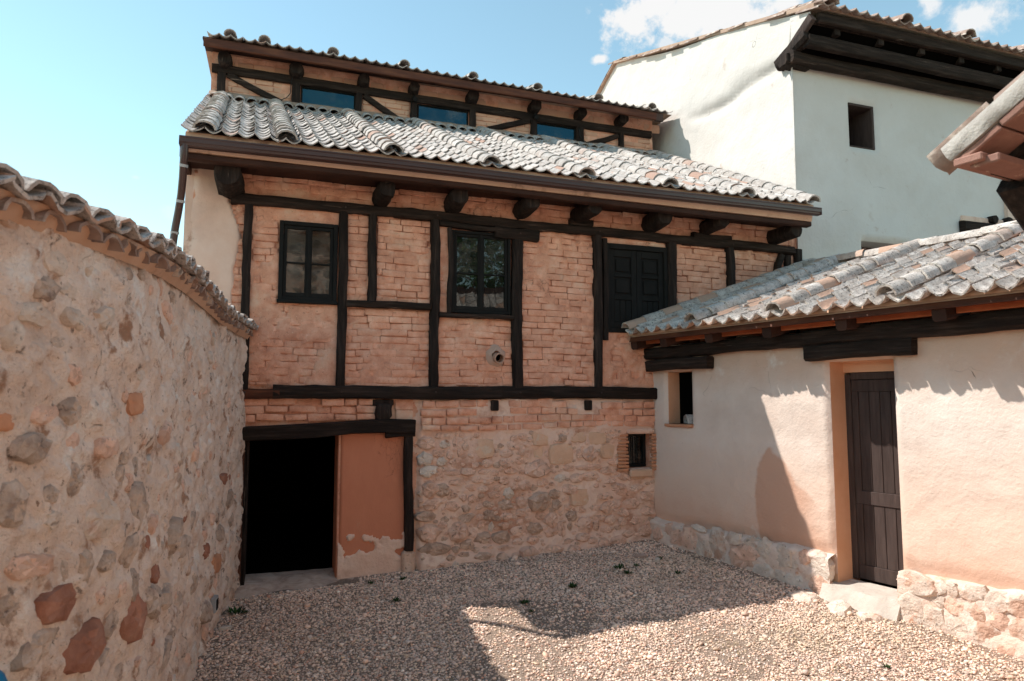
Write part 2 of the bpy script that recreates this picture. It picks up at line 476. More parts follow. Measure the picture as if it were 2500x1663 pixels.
# ------------------------------------------------------------------ mesh kit
class MB:
    def __init__(s):
        s.v = []
        s.f = []

    def add(s, vs, fs):
        o = len(s.v)
        s.v += [tuple(p) for p in vs]
        s.f += [tuple(i + o for i in f) for f in fs]
        return s

    def box(s, a, b):
        (x0, y0, z0), (x1, y1, z1) = a, b
        return s.add([(x0, y0, z0), (x1, y0, z0), (x1, y1, z0), (x0, y1, z0), (x0, y0, z1), (x1, y0, z1), (x1, y1, z1), (x0, y1, z1)],
                     [(0, 3, 2, 1), (4, 5, 6, 7), (0, 1, 5, 4), (1, 2, 6, 5), (2, 3, 7, 6), (3, 0, 4, 7)])

    def bev(s, a, b, r=.006):
        """box with chamfered edges"""
        lo = np.array(a, float)
        hi = np.array(b, float)
        r = min(r, *(abs(hi - lo) * .3))
        vs = []
        idx = {}
        for cx in (0, 1):
            for cy in (0, 1):
                for cz in (0, 1):
                    for ax in range(3):
                        p = [(lo, hi)[c][i] for i, c in enumerate((cx, cy, cz))]
                        for i, c in enumerate((cx, cy, cz)):
                            if i != ax:
                                p[i] += r * (1 if c == 0 else -1)
                        idx[(cx, cy, cz, ax)] = len(vs)
                        vs.append(p)
        g = idx
        fs = []
        for ax in range(3):
            o = [i for i in range(3) if i != ax]
            for c in (0, 1):
                q = []
                for u, w in ((0, 0), (1, 0), (1, 1), (0, 1)):
                    k = [0, 0, 0]
                    k[ax] = c
                    k[o[0]] = u
                    k[o[1]] = w
                    q.append(g[(*k, ax)])
                fs.append(q if (c == 1) ^ (ax == 1) else q[::-1])
        for ax in range(3):
            o = [i for i in range(3) if i != ax]
            for u in (0, 1):
                for w in (0, 1):
                    def K(c, a_):
                        k = [0, 0, 0]
                        k[ax] = c
                        k[o[0]] = u
                        k[o[1]] = w
                        return g[(*k, a_)]
                    fs.append([K(0, o[0]), K(1, o[0]), K(1, o[1]), K(0, o[1])])
        for cx in (0, 1):
            for cy in (0, 1):
                for cz in (0, 1):
                    fs.append([g[(cx, cy, cz, 0)], g[(cx, cy, cz, 1)], g[(cx, cy, cz, 2)]])
        return s.add(vs, fs)

    def sweep(s, pts, prof, up=(0, 0, 1), cap=True, jit=0, rnd=None, scales=None, closed_prof=True):
        """profile (list of (side, up)) carried along pts"""
        pts = [Vector(p) for p in pts]
        n = len(prof)
        o = len(s.v)
        up = Vector(up)
        for i, p in enumerate(pts):
            d = (pts[min(i + 1, len(pts) - 1)] - pts[max(i - 1, 0)]).normalized()
            side = d.cross(up)
            if side.length < 1e-4:
                side = Vector((1, 0, 0))
            side.normalize()
            u2 = side.cross(d)
            k = scales[i] if scales else 1
            for a, b in prof:
                ja = jb = 0
                if jit:
                    ja = rnd.uniform(-jit, jit)
                    jb = rnd.uniform(-jit, jit)
                q = p + side * (a * k + ja) + u2 * (b * k + jb)
                s.v.append(tuple(q))
        for i in range(len(pts) - 1):
            for j in range(n if closed_prof else n - 1):
                j2 = (j + 1) % n
                s.f.append((o + i * n + j, o + i * n + j2, o + (i + 1) * n + j2, o + (i + 1) * n + j))
        if cap and closed_prof:
            s.f.append(tuple(o + j for j in range(n))[::-1])
            e = o + (len(pts) - 1) * n
            s.f.append(tuple(e + j for j in range(n)))
        return s

    def mesh(s, name, mt=None, smooth=False):
        me = bpy.data.meshes.new(name)
        me.from_pydata(s.v, [], s.f)
        if mt is not None:
            me.materials.append(mt)
        me.validate(verbose=False)
        # consistent outward normals
        import bmesh
        bm = bmesh.new()
        bm.from_mesh(me)
        bmesh.ops.recalc_face_normals(bm, faces=bm.faces)
        bm.to_mesh(me)
        bm.free()
        if smooth:
            me.shade_smooth()
            if smooth != 'full':
                me.set_sharp_from_angle(angle=R(38))
        return me

    def obj(s, name, mt, parent=None, smooth=False):
        return link(name, s.mesh(name, mt, smooth), parent)


def link(name, me, parent=None):
    o = bpy.data.objects.new(name, me)
    COL.objects.link(o)
    if parent is not None:
        o.parent = parent
    return o


def fast_mesh(name, v, q, mt, smooth=True):
    """numpy verts (n,3) and quads/tris (m,k)"""
    me = bpy.data.meshes.new(name)
    v = np.asarray(v, dtype=np.float32)
    q = np.asarray(q, dtype=np.int32)
    m, k = q.shape
    me.vertices.add(len(v))
    me.vertices.foreach_set('co', v.ravel())
    me.loops.add(m * k)
    me.loops.foreach_set('vertex_index', q.ravel())
    me.polygons.add(m)
    me.polygons.foreach_set('loop_start', np.arange(m, dtype=np.int32) * k)
    me.polygons.foreach_set('loop_total', np.full(m, k, dtype=np.int32))
    me.polygons.foreach_set('use_smooth', np.full(m, bool(smooth)))
    me.update(calc_edges=True)
    me.validate(verbose=False)
    me.materials.append(mt)
    return me


def thing(name, label, cat, loc=(0, 0, 0), rz=0, group=None):
    o = bpy.data.objects.new(name, None)
    COL.objects.link(o)
    o.location = loc
    o.rotation_euler = (0, 0, rz)
    o['label'] = label
    o['category'] = cat
    if group:
        o['group'] = group
    return o


def tag(o, label=None, cat=None, group=None, kind=None):
    for k, v in (('label', label), ('category', cat), ('group', group), ('kind', kind)):
        if v:
            o[k] = v
    return o


def breaks(a0, a1, cuts, step):
    pts = sorted({round(p, 5) for p in [a0, a1] + [c for c in cuts if a0 < c < a1]})
    out = []
    for p, q in zip(pts[:-1], pts[1:]):
        n = max(1, int(math.ceil((q - p) / step)))
        out += list(np.linspace(p, q, n, endpoint=False))
    out.append(pts[-1])
    return np.array(out)


def relief(name, a0, a1, z0, z1, step, disp, mt, parent=None, holes=(), fn=None, edge=.04, back=.03, hole_edge=.03):
    """wall skin: x along, z up, front towards -y. disp(x,z) -> y; drops back to `back` at outer edges and hole edges"""
    xs = breaks(a0, a1, [c for h in holes for c in h[:2]], step)
    zs = breaks(z0, z1, [c for h in holes for c in h[2:]], step)
    X, Z = np.meshgrid(xs, zs, indexing='ij')
    Y = disp(X, Z)
    k = np.ones_like(X)
    if edge:
        k = np.minimum(k, np.clip(np.minimum(np.minimum(X - a0, a1 - X), np.minimum(Z - z0, z1 - Z)) / edge, 0, 1))
    for h in holes:
        dx = np.maximum(np.maximum(h[0] - X, X - h[1]), 0)
        dz = np.maximum(np.maximum(h[2] - Z, Z - h[3]), 0)
        k = np.minimum(k, np.clip(np.sqrt(dx * dx + dz * dz) / hole_edge, 0, 1))
    k = k * k * (3 - 2 * k)
    Y = back + (Y - back) * k
    V = np.stack([X, Y, Z], -1).reshape(-1, 3)
    if fn is not None:
        V = fn(V)
    nx, nz = len(xs), len(zs)
    I, J = np.meshgrid(np.arange(nx - 1), np.arange(nz - 1), indexing='ij')
    cx = (xs[I] + xs[I + 1]) / 2
    cz = (zs[J] + zs[J + 1]) / 2
    keep = np.ones_like(cx, bool)
    for h in holes:
        keep &= ~((cx > h[0]) & (cx < h[1]) & (cz > h[2]) & (cz < h[3]))
    I = I[keep]
    J = J[keep]
    q = np.stack([I * nz + J, (I + 1) * nz + J, (I + 1) * nz + J + 1, I * nz + J + 1], -1)
    me = fast_mesh(name, V, q, mt)
    return link(name, me, parent)


def solid(name, a0, a1, z0, z1, y0, y1, mt, parent=None, holes=(), top=None):
    """thick wall slab with rectangular openings, jambs included"""
    xs = sorted({a0, a1, *[min(max(c, a0), a1) for h in holes for c in h[:2]]})
    zs = sorted({z0, z1, *[min(max(c, z0), z1) for h in holes for c in h[2:]]})

    def full(i, j):
        if i < 0 or j < 0 or i >= len(xs) - 1 or j >= len(zs) - 1:
            return False
        cx = (xs[i] + xs[i + 1]) / 2
        cz = (zs[j] + zs[j + 1]) / 2
        return not any(h[0] < cx < h[1] and h[2] < cz < h[3] for h in holes)
    mb = MB()
    for i in range(len(xs) - 1):
        for j in range(len(zs) - 1):
            if not full(i, j):
                continue
            p, q, r, t = xs[i], xs[i + 1], zs[j], zs[j + 1]
            mb.add([(p, y0, r), (q, y0, r), (q, y0, t), (p, y0, t), (p, y1, r), (q, y1, r), (q, y1, t), (p, y1, t)],
                   [(0, 1, 2, 3), (7, 6, 5, 4)] + ([] if full(i - 1, j) else [(0, 3, 7, 4)]) + ([] if full(i + 1, j) else [(1, 5, 6, 2)])
                   + ([] if full(i, j - 1) else [(0, 4, 5, 1)]) + ([] if full(i, j + 1) else [(3, 2, 6, 7)]))
    me = bpy.data.meshes.new(name)
    me.from_pydata(mb.v, [], mb.f)
    me.materials.append(mt)
    return link(name, me, parent)


def scatter(parent, name, specs, meshes, limit, cam_local, kind_name=None):
    """specs: (mesh index, Matrix). nearest `limit` become objects, the rest one mesh of kind stuff"""
    specs = sorted(specs, key=lambda s: (s[1].translation - cam_local).length)
    for mi, mx in specs[:limit]:
        o = link(name, meshes[mi], parent)
        o.matrix_basis = mx
    rest = specs[limit:]
    if rest:
        vs, fs = [], []
        off = 0
        cache = {}
        for mi, mx in rest:
            if mi not in cache:
                me = meshes[mi]
                c = np.array([v.co[:] for v in me.vertices])
                cache[mi] = (c, [tuple(p.vertices) for p in me.polygons])
            c, pf = cache[mi]
            A = np.array(mx)
            vs.append(c @ A[:3, :3].T + A[:3, 3])
            fs += [tuple(i + off for i in f) for f in pf]
            off += len(c)
        me = bpy.data.meshes.new(kind_name or name)
        me.from_pydata(np.concatenate(vs).tolist(), [], fs)
        me.materials.append(meshes[0].materials[0])
        me.shade_smooth()
        me.set_sharp_from_angle(angle=R(38))
        o = link(kind_name or name, me, parent)
        o['kind'] = 'stuff'


def TRS(loc, rot=(0, 0, 0), sc=(1, 1, 1)):
    return Matrix.Translation(loc) @ Euler(rot).to_matrix().to_4x4() @ Matrix.Diagonal((*sc, 1))

# --- shared piece meshes
def brick_meshes(mt, n=7, round_=.03, jit=.02, seed=1, name='brick'):
    r = random.Random(seed)
    out = []
    for i in range(n):
        xs = [-.5, -.5 + round_, 0.0, .5 - round_, .5]
        zs = [-.5, -.5 + round_ * 2.4, .5 - round_ * 2.4, .5]
        mb = MB()
        nx, nz = 5, 4
        vs = []
        for ix, x in enumerate(xs):
            for iz, z in enumerate(zs):
                ed = ix in (0, 4) or iz in (0, 3)
                co = ix in (0, 4) and iz in (0, 3)
                y = (.30 if co else .10) if ed else r.uniform(-.05, .08)
                sx = .03 if co else 0
                vs.append((x + r.uniform(-jit, jit) * .6 - math.copysign(sx, x) * (1 if co else 0), y, z + r.uniform(-jit, jit) * 2 - (math.copysign(.05, z) if co else 0)))
        fs = [(a * nz + b, (a + 1) * nz + b, (a + 1) * nz + b + 1, a * nz + b + 1) for a in range(nx - 1) for b in range(nz - 1)]
        ring = [0, 4, 8, 12, 16, 17, 18, 19, 15, 11, 7, 3, 2, 1]
        o = len(vs)
        vs += [(vs[k][0], 1.0, vs[k][2]) for k in ring]
        for k in range(len(ring)):
            k2 = (k + 1) % len(ring)
            fs.append((ring[k2], ring[k], o + k, o + k2))
        mb.add(vs, fs)
        out.append(mb.mesh(name, mt, 'full'))
    return out


def stone_meshes(mt, n=8, seed=1, box=False, name='stone', flat=.5):
    """rough field stone: x, z in the wall face, front towards -y; flat = how much of the front is a broken plane"""
    r = random.Random(seed)
    out = []
    for i in range(n):
        sg = 16
        ph = r.uniform(0, 6.28)
        # a convex polygon with 5-7 corners, corners knocked off
        nc = r.randint(5, 7)
        ca = sorted((k + r.uniform(-.28, .28)) / nc * 6.2832 for k in range(nc))
        rad = []
        for k in range(sg):
            a = k / sg * 2 * math.pi
            if box:
                c, s_ = abs(math.cos(a)), abs(math.sin(a))
                base = min(.5 / max(c, 1e-3), .5 / max(s_, 1e-3), .62) * r.uniform(.93, 1.0)
            else:
                base = 9.
                for c in ca:
                    d = math.cos(a - c)
                    if d > .15:
                        base = min(base, .47 / d)
                base = min(base, .60) * r.uniform(.88, 1.06)
            rad.append(base)
        tx, tz = r.uniform(-.18, .18), r.uniform(-.18, .18)
        rings = [(1.0, .9), (1.03, .18), (.93, -.26), (.66, -.40), (.33, -.44)]
        vs = []
        for q, (kr, y) in enumerate(rings):
            for k in range(sg):
                a = k / sg * 2 * math.pi
                x, z = math.cos(a) * rad[k] * kr, math.sin(a) * rad[k] * kr
                j = 0
                if q > 1:
                    j = r.uniform(-.09, .09) * (.4 if box else 1) + (x * tx + z * tz) * 1.2
                w = 1 + (r.uniform(-.07, .07) if q > 1 else 0)
                vs.append((x * w, y + j, z * w))
        vs.append((0, -.46, 0))
        fs = []
        for q in range(len(rings) - 1):
            for k in range(sg):
                k2 = (k + 1) % sg
                fs.append((q * sg + k, q * sg + k2, (q + 1) * sg + k2, (q + 1) * sg + k))
        e = (len(rings) - 1) * sg
        for k in range(sg):
            fs.append((e + k, e + (k + 1) % sg, len(vs) - 1))
        mb = MB().add(vs, fs)
        me = mb.mesh(name, mt, False)
        me.shade_smooth()
        me.set_sharp_from_angle(angle=R(30))
        out.append(me)
    return out


def channel_meshes(mt, n=6, w=.215, ln=.43, dep=.050, th=.016, seed=2, name='roof_tile', arch=False):
    """curved clay tile along +y (lower end y=0). channel = open side up, arch = open side down"""
    r = random.Random(seed)
    out = []
    for i in range(n):
        mb = MB()
        k = 7
        rows = 2
        vs = []
        jt = [r.uniform(-.005, .005) for _ in range(k)]
        for side in (0, 1):
            for e in range(rows + 1):
                t = e / rows
                ww = w * (.98 + (.05 * t if not arch else -.10 * t)) * (1 if not arch else 1.0)
                for a in range(k):
                    x = (a / (k - 1) - .5)
                    if arch:
                        an = (a / (k - 1)) * math.pi
                        rr = ww / 2 - (th if side else 0)
                        X = -math.cos(an) * rr
                        Z = math.sin(an) * (dep if side == 0 else dep - th)
                    else:
                        X = x * ww
                        Z = dep * (abs(2 * x) ** 1.75) + (0 if side else -th)
                    Y = t * ln + (jt[a] * 2.2 if e == 0 else 0)
                    vs.append((X, Y, Z + (jt[a] * .6 if e == 0 else r.uniform(-.002, .002))))
        nn = k * (rows + 1)
        fs = []
        for e in range(rows):
            for a in range(k - 1):
                p = e * k + a
                fs.append((p, p + 1, p + k + 1, p + k))
                fs.append((nn + p + k, nn + p + k + 1, nn + p + 1, nn + p))
        for a in range(k - 1):
            fs.append((a + 1, a, nn + a, nn + a + 1))
        for e in range(rows):
            p = e * k
            fs.append((p, p + k, nn + p + k, nn + p))
            p = e * k + k - 1
            fs.append((p + k, p, nn + p, nn + p + k))
        mb.add(vs, fs)
        out.append(mb.mesh(name, mt, True))
    return out


def timber(mb, p0, p1, w, d, r, seg=None, up=(0, 1, 0), jit=.006, ch=.18, taper=(1, 1)):
    """hewn beam: w across (in the wall plane), d deep"""
    p0, p1 = Vector(p0), Vector(p1)
    L_ = (p1 - p0).length
    seg = seg or max(2, int(L_ / .16))
    pts = []
    b1, b2 = r.uniform(-1, 1), r.uniform(-1, 1)
    nrm = (p1 - p0).normalized().cross(Vector(up)).normalized()
    for i in range(seg + 1):
        t = i / seg
        off = (math.sin(t * 3.1 * (1 + .4 * b2) + b1 * 3) - math.sin(b1 * 3)) * .012 * min(1, L_) * math.sin(math.pi * t)
        pts.append(p0.lerp(p1, t) + nrm * off)
    c = ch * min(w, d)
    a, b = w / 2, d / 2
    prof = [(-a + c, -b), (a - c, -b), (a, -b + c), (a, b - c), (a - c, b), (-a + c, b), (-a, b - c), (-a, -b + c)]
    sc = [taper[0] * (1 - i / seg) + taper[1] * i / seg for i in range(seg + 1)]
    mb.sweep(pts, prof, up=up, jit=jit, rnd=r, scales=sc)
    return mb


def log(mb, p0, p1, rad, r, sg=11, jit=.008, sq=0.0):
    """round or squarish log with an uneven end"""
    prof = []
    for k in range(sg):
        a = k / sg * 2 * math.pi + .2
        q = 1 + sq * (abs(math.sin(2 * a)) - .5)
        rr = rad * q * r.uniform(.94, 1.06)
        prof.append((math.cos(a) * rr, math.sin(a) * rr))
    p0, p1 = Vector(p0), Vector(p1)
    pts = [p0.lerp(p1, t) for t in (0, .35, .7, .94, 1.0)]
    mb.sweep(pts, prof, jit=jit, rnd=r, scales=[1.0, 1.03, .99, .97, .86])
    return mb
# ================================================================== GROUND
HROT = R(19.2)
HO = Vector((-3.19, 8.46, 0))
WROT = R(-58.1)
WO = Vector((2.115, 10.31, 0))


def to_local(o, rot, x, y):
    c, s_ = math.cos(rot), math.sin(rot)
    dx, dy = x - o.x, y - o.y
    return dx * c + dy * s_, -dx * s_ + dy * c


def gz(x, y):
    return -.6 + .0214 * np.clip(x, -12, 14) + .0704 * np.clip(y, -8, 11.5) + .05 * (fbm(np.asarray(x) * .7 + 9.1, np.asarray(y) * .7 + 3.3, 5, 3) - .5)


def gz1(x, y):
    return float(gz(np.array([float(x)]), np.array([float(y)]))[0])


# left garden wall: plan curve of its courtyard face
LW = [(-3.46, 9.3), (-3.27, 8.35), (-3.05, 7.2), (-2.78, 6.1), (-2.47, 5.0), (-2.25, 4.2), (-2.14, 3.5), (-2.13, 2.9), (-2.2, 2.2), (-2.33, 1.2), (-2.5, 0.0), (-2.6, -1.2)]


def build_path():
    P = [Vector((*p, 0)) for p in LW]
    pts = []
    for i in range(len(P) - 1):
        a, b, c, d = P[max(i - 1, 0)], P[i], P[i + 1], P[min(i + 2, len(P) - 1)]
        for k in range(12):
            t = k / 12
            pts.append(.5 * ((2 * b) + (c - a) * t + (2 * a - 5 * b + 4 * c - d) * t * t + (3 * b - a - 3 * c + d) * t ** 3))
    pts.append(P[-1])
    A = np.array([p[:2] for p in pts])
    S = np.concatenate([[0], np.cumsum(np.linalg.norm(np.diff(A, axis=0), axis=1))])
    return A, S


LA, LS_ = build_path()
# the stone lists measure s from the point (-3.42, 9.0)
S_OFF = .30


def lw_at(s):
    s = np.asarray(s, float)
    x = np.interp(s, LS_, LA[:, 0])
    y = np.interp(s, LS_, LA[:, 1])
    e = .12
    dx = np.interp(s + e, LS_, LA[:, 0]) - np.interp(s - e, LS_, LA[:, 0])
    dy = np.interp(s + e, LS_, LA[:, 1]) - np.interp(s - e, LS_, LA[:, 1])
    n = np.sqrt(dx * dx + dy * dy) + 1e-9
    return x, y, dx / n, dy / n          # tangent runs towards the viewer


def lw_x(y):
    return np.interp(-np.asarray(y), -LA[:, 1], LA[:, 0])


def build_ground():
    xs = np.concatenate([[-900, -300, -100, -40, -20, -12], np.arange(-8, 10, .25), [12, 14, 20, 40, 100, 300, 900]])
    ys = np.concatenate([[-900, -300, -100, -40, -20, -12], np.arange(-8, 13, .25), [16, 20, 40, 100, 300, 900]])
    X, Y = np.meshgrid(xs, ys, indexing='ij')
    Z = gz(X, Y)
    ny = len(ys)
    I, J = np.meshgrid(np.arange(len(xs) - 1), np.arange(ny - 1), indexing='ij')
    q = np.stack([I * ny + J, (I + 1) * ny + J, (I + 1) * ny + J + 1, I * ny + J + 1], -1).reshape(-1, 4)
    me = fast_mesh('ground', np.stack([X, Y, Z], -1).reshape(-1, 3), q, M['pebble_under'])
    tag(link('ground', me), kind='structure')


def build_gravel():
    r = np.random.default_rng(3)
    n = 118000
    # denser sampling in front, thinning towards the far corner
    x = r.uniform(-3.4, 6.2, n * 3)
    y = r.uniform(3.6, 10.6, n * 3)
    u = (x - HO.x) * math.cos(HROT) + (y - HO.y) * math.sin(HROT)
    v = -(x - HO.x) * math.sin(HROT) + (y - HO.y) * math.cos(HROT)
    wx = (x - WO.x) * math.cos(WROT) + (y - WO.y) * math.sin(WROT)
    wy = -(x - WO.x) * math.sin(WROT) + (y - WO.y) * math.cos(WROT)
    ok = (v < -.0) & (wy < -.06) & (x > lw_x(y) + .0) & (x < .86 * y + .6)
    ok &= ~((u > -.2) & (u < 1.3) & (v > -.27))
    thin = fbm(x * .8 + 2, y * .8 + 5, 14, 4)
    ok &= ~((thin > .60) & (r.uniform(0, 1, len(x)) < .55))
    ok &= ~((v > -.16) & (r.uniform(0, 1, len(x)) < .5)) & ~((wy > -.30) & (r.uniform(0, 1, len(x)) < .5))
    x, y = x[ok][:n], y[ok][:n]
    n = len(x)
    # icosahedron
    t = (1 + 5 ** .5) / 2
    iv = np.array([(-1, t, 0), (1, t, 0), (-1, -t, 0), (1, -t, 0), (0, -1, t), (0, 1, t), (0, -1, -t), (0, 1, -t), (t, 0, -1), (t, 0, 1), (-t, 0, -1), (-t, 0, 1)]) / math.sqrt(1 + t * t)
    jf = np.array([(0, 11, 5), (0, 5, 1), (0, 1, 7), (0, 7, 10), (0, 10, 11), (1, 5, 9), (5, 11, 4), (11, 10, 2), (10, 7, 6), (7, 1, 8), (3, 9, 4), (3, 4, 2), (3, 2, 6), (3, 6, 8), (3, 8, 9), (4, 9, 5), (2, 4, 11), (6, 2, 10), (8, 6, 7), (9, 8, 1)])
    base = r.gamma(6, 1 / 6, n) * .0125
    base = np.clip(base, .006, .026) * .66 * np.where(r.uniform(0, 1, n) < .012, r.uniform(1.5, 2.4, n), 1)
    sx = base * r.uniform(.9, 1.5, n)
    sy = base * r.uniform(.7, 1.1, n)
    sz = base * r.uniform(.45, .8, n)
    V = iv[None] * (1 + r.uniform(-.16, .16, (n, 12, 1)))
    V = V * np.stack([sx, sy, sz], -1)[:, None]
    ax, az = r.normal(0, .35, n), r.uniform(0, 6.283, n)
    c, s_ = np.cos(ax)[:, None], np.sin(ax)[:, None]
    yy = V[..., 1] * c - V[..., 2] * s_
    zz = V[..., 1] * s_ + V[..., 2] * c
    c, s_ = np.cos(az)[:, None], np.sin(az)[:, None]
    xx = V[..., 0] * c - yy * s_
    yy = V[..., 0] * s_ + yy * c
    zc = gz(x, y) + sz * r.uniform(.2, 1.1, n)
    P = np.stack([xx + x[:, None], yy + y[:, None], zz + zc[:, None]], -1).reshape(-1, 3)
    F = (jf[None] + (np.arange(n) * 12)[:, None, None]).reshape(-1, 3)
    mt = bpy.data.materials.new('gravel_stone')
    mt.use_nodes = True
    nt = mt.node_tree
    bs = nt.nodes['Principled BSDF']
    bs.inputs['Roughness'].default_value = .8
    bs.inputs['Specular IOR Level'].default_value = .25
    at = nt.nodes.new('ShaderNodeVertexColor')
    at.layer_name = 'tone'
    nt.links.new(at.outputs[0], bs.inputs['Base Color'])
    me = fast_mesh('gravel', P, F, mt)
    pal = np.array([(.50, .36, .29), (.60, .49, .42), (.42, .26, .19), (.35, .30, .28), (.66, .60, .55), (.52, .41, .30), (.18, .15, .14), (.45, .20, .13), (.30, .30, .32), (.57, .44, .38)])
    w = np.array([18, 18, 10, 11, 11, 12, 6, 4, 4, 12.])
    ci = r.choice(len(pal), n, p=w / w.sum())
    pal = pal * .72 + np.array([.50, .405, .345]) * .28
    pal = pal * .8 + np.array([.47, .41, .36]) * .2
    colr = pal[ci] * r.uniform(.75, 1.2, (n, 1)) * np.array([1.42, 1.30, 1.22]) * (.92 + .5 * fbm(x * 1.7, y * 1.7, 44, 4))[:, None]
    # sandier where the gravel thins out on the right, cleaner elsewhere
    sand = sstep(fbm(x * .9 + 4, y * .9, 8, 3), .50, .68)[:, None] * sstep(x, .8, 3.2)[:, None]
    colr = colr * (1 - sand * .55) + np.array([.58, .46, .33]) * sand * .55
    a = me.color_attributes.new('tone', 'FLOAT_COLOR', 'POINT')
    c4 = np.ones((n, 12, 4), np.float32)
    c4[..., :3] = colr[:, None]
    a.data.foreach_set('color', c4.ravel())
    tag(link('gravel', me), kind='stuff')


build_ground()
build_gravel()

# ================================================================== MAIN HOUSE
house = thing('timber_framed_house', 'long half-timbered adobe house with a lichened tile roof, dark posts and a clerestory', 'house', HO, HROT)
CAM_H = Vector((.23, -9.05, 2.2))
Z0 = -.35

DOOR = (-.05, 1.04, -.40, 1.76)
WIN1 = (.29, .92, 3.49, 4.44)
WIN2 = (2.50, 3.30, 3.42, 4.54)
SHUT = (4.84, 5.84, 3.28, 4.52)
SWIN = (5.17, 5.57, 1.20, 1.71)
HOLES = [DOOR, WIN1, WIN2, SHUT, SWIN]

# thick core, sides and back
solid('wall_core', -.80, 8.45, Z0, 5.10, .03, .50, M['adobe'], house, HOLES)


def side_walls():
    mb = MB()
    # left gable, clerestory sides, back wall, lining painted black for room shade
    mb.add([(-.80, .03, Z0), (-.80, 8.8, Z0), (-.80, 8.8, 7.4), (-.80, 4.0, 7.55), (-.80, .03, 5.1)], [(0, 1, 2, 3, 4)])
    mb.add([(-.45, .5, Z0), (-.45, 8.4, Z0), (-.45, 8.4, 7.2), (-.45, 4.0, 7.2), (-.45, .5, 5.0)], [(0, 1, 2, 3, 4)])
    mb.box((-.80, 8.4, Z0), (8.4, 8.8, 7.4))
    mb.obj('side_wall', M['lime'], house)
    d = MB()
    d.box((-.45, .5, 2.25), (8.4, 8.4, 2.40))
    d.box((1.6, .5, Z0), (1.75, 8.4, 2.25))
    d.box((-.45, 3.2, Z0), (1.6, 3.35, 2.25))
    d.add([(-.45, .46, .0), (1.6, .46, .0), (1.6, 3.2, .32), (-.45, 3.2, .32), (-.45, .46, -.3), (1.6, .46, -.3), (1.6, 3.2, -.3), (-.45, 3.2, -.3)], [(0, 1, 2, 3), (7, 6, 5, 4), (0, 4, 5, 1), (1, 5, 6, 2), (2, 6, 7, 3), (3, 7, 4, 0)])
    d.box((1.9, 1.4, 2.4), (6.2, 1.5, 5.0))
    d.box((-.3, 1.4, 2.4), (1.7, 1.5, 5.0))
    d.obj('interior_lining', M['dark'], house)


side_walls()

# panels of infill between the timbers: (x0, x1, z0, z1, smear)
PANELS = [
    (-.33, -.165, 2.36, 4.62, .25), (-.07, .235, 3.40, 4.64, .62), (-.07, .98, 2.38, 3.44, .62), (.24, .96, 4.49, 4.64, .9),
    (1.085, 1.36, 3.50, 4.64, .35), (1.475, 2.19, 3.50, 4.64, .30), (1.085, 2.19, 2.38, 3.42, .42),
    (2.31, 2.42, 3.36, 4.60, .95), (2.31, 3.38, 2.38, 3.32, .45), (3.52, 4.64, 2.38, 4.62, .33), (4.76, 5.90, 2.38, 3.24, .70), (4.82, 5.86, 4.54, 4.62, .9),
    (6.07, 6.99, 2.38, 4.60, .25), (7.11, 8.35, 2.38, 4.60, .30)]
TOPBAND = (-.33, 8.36, 4.76, 5.05)


def smear_map(X, Z):
    """0 = joints raked open, 1 = plastered over"""
    s_ = np.zeros_like(X)
    for a, b, c, d, k in PANELS:
        ins = (X > a - .05) & (X < b + .05) & (Z > c - .05) & (Z < d + .05)
        s_ = np.where(ins, k, s_)
    s_ = np.where(Z > 4.70, .40, s_)
    n = fbm(X * 2.1 + 3, Z * 2.1, 21, 4)
    n2 = fbm(X * 9 + 3, Z * 9, 27, 3)
    return np.clip(s_ + .04 + (n - .5) * 1.4 + (n2 - .5) * 1.5, 0, 1)


def upper_disp(X, Z):
    sm = smear_map(X, Z)
    y = .031 - .047 * sstep(sm, .34, .72)
    return y + .012 * (fbm(X * 9, Z * 9, 3, 3) - .5) + .02 * (fbm(X * 1.4, Z * 1.4, 6, 2) - .5)


relief('adobe_infill', -.80, 8.36, 2.0, 5.06, .035, upper_disp, M['adobe'], house, [WIN1, WIN2, SHUT], back=.045)


def lime_disp(X, Z):
    # pale render on the left corner, ragged right edge, gone below the door lintel
    edge = -.27 + .16 * (fbm(Z * 1.9 + 2, X * 0 + 4, 31, 4) - .5) - .12 * sstep(Z, 4.35, 4.75)
    y = -.030 + .03 * (fbm(X * 3, Z * 3, 9, 4) - .5) + .05 * sstep(X, -.68, -.80) + .05 * (fbm(Z * 5, X * 5, 17, 3) - .5) * sstep(X, -.60, -.78)
    return y + .09 * sstep(X - edge, 0, .03)


def _lime_fn(V):
    # left corner is worn: pull its edge in and out, leaning outwards a little low down
    k = sstep(V[:, 0], -.45, -.80)
    V[:, 0] += k * (-.02 + .07 * (fbm(V[:, 2] * 2.3, V[:, 2] * 0, 41, 4) - .5) - .02 * (5 - V[:, 2]))
    return V


relief('corner_render', -.80, -.05, 1.4, 5.08, .025, lime_disp, M['lime'], house, fn=_lime_fn, edge=.0)
MB().box((-.86, -.005, 1.4), (-.70, .3, 5.06)).obj('corner_backing', M['lime'], house)


def lower_disp(X, Z):
    y = .035 + .05 * (fbm(X * 5, Z * 5, 11, 4) - .5) + .035 * (fbm(X * 14, Z * 15, 12, 3) - .5)
    # stone wall bulges forwards at its foot and at its left end
    k = sstep(X, 2.02, 2.12)
    y = y - k * (.045 + .10 * sstep(Z, .42, .0) + .10 * (fbm(X * 1.2, Z * 1.2, 15, 3) - .5))
    return y


relief('mortar_face', 1.98, 5.72, -.30, 2.235, .022, lower_disp, M['mortar'], house, [SWIN], edge=.02)
relief('lintel_infill', -.17, 2.02, 1.78, 2.30, .03, lambda X, Z: .03 + .02 * (fbm(X * 8, Z * 8, 3, 3) - .5), M['adobe'], house, edge=0)


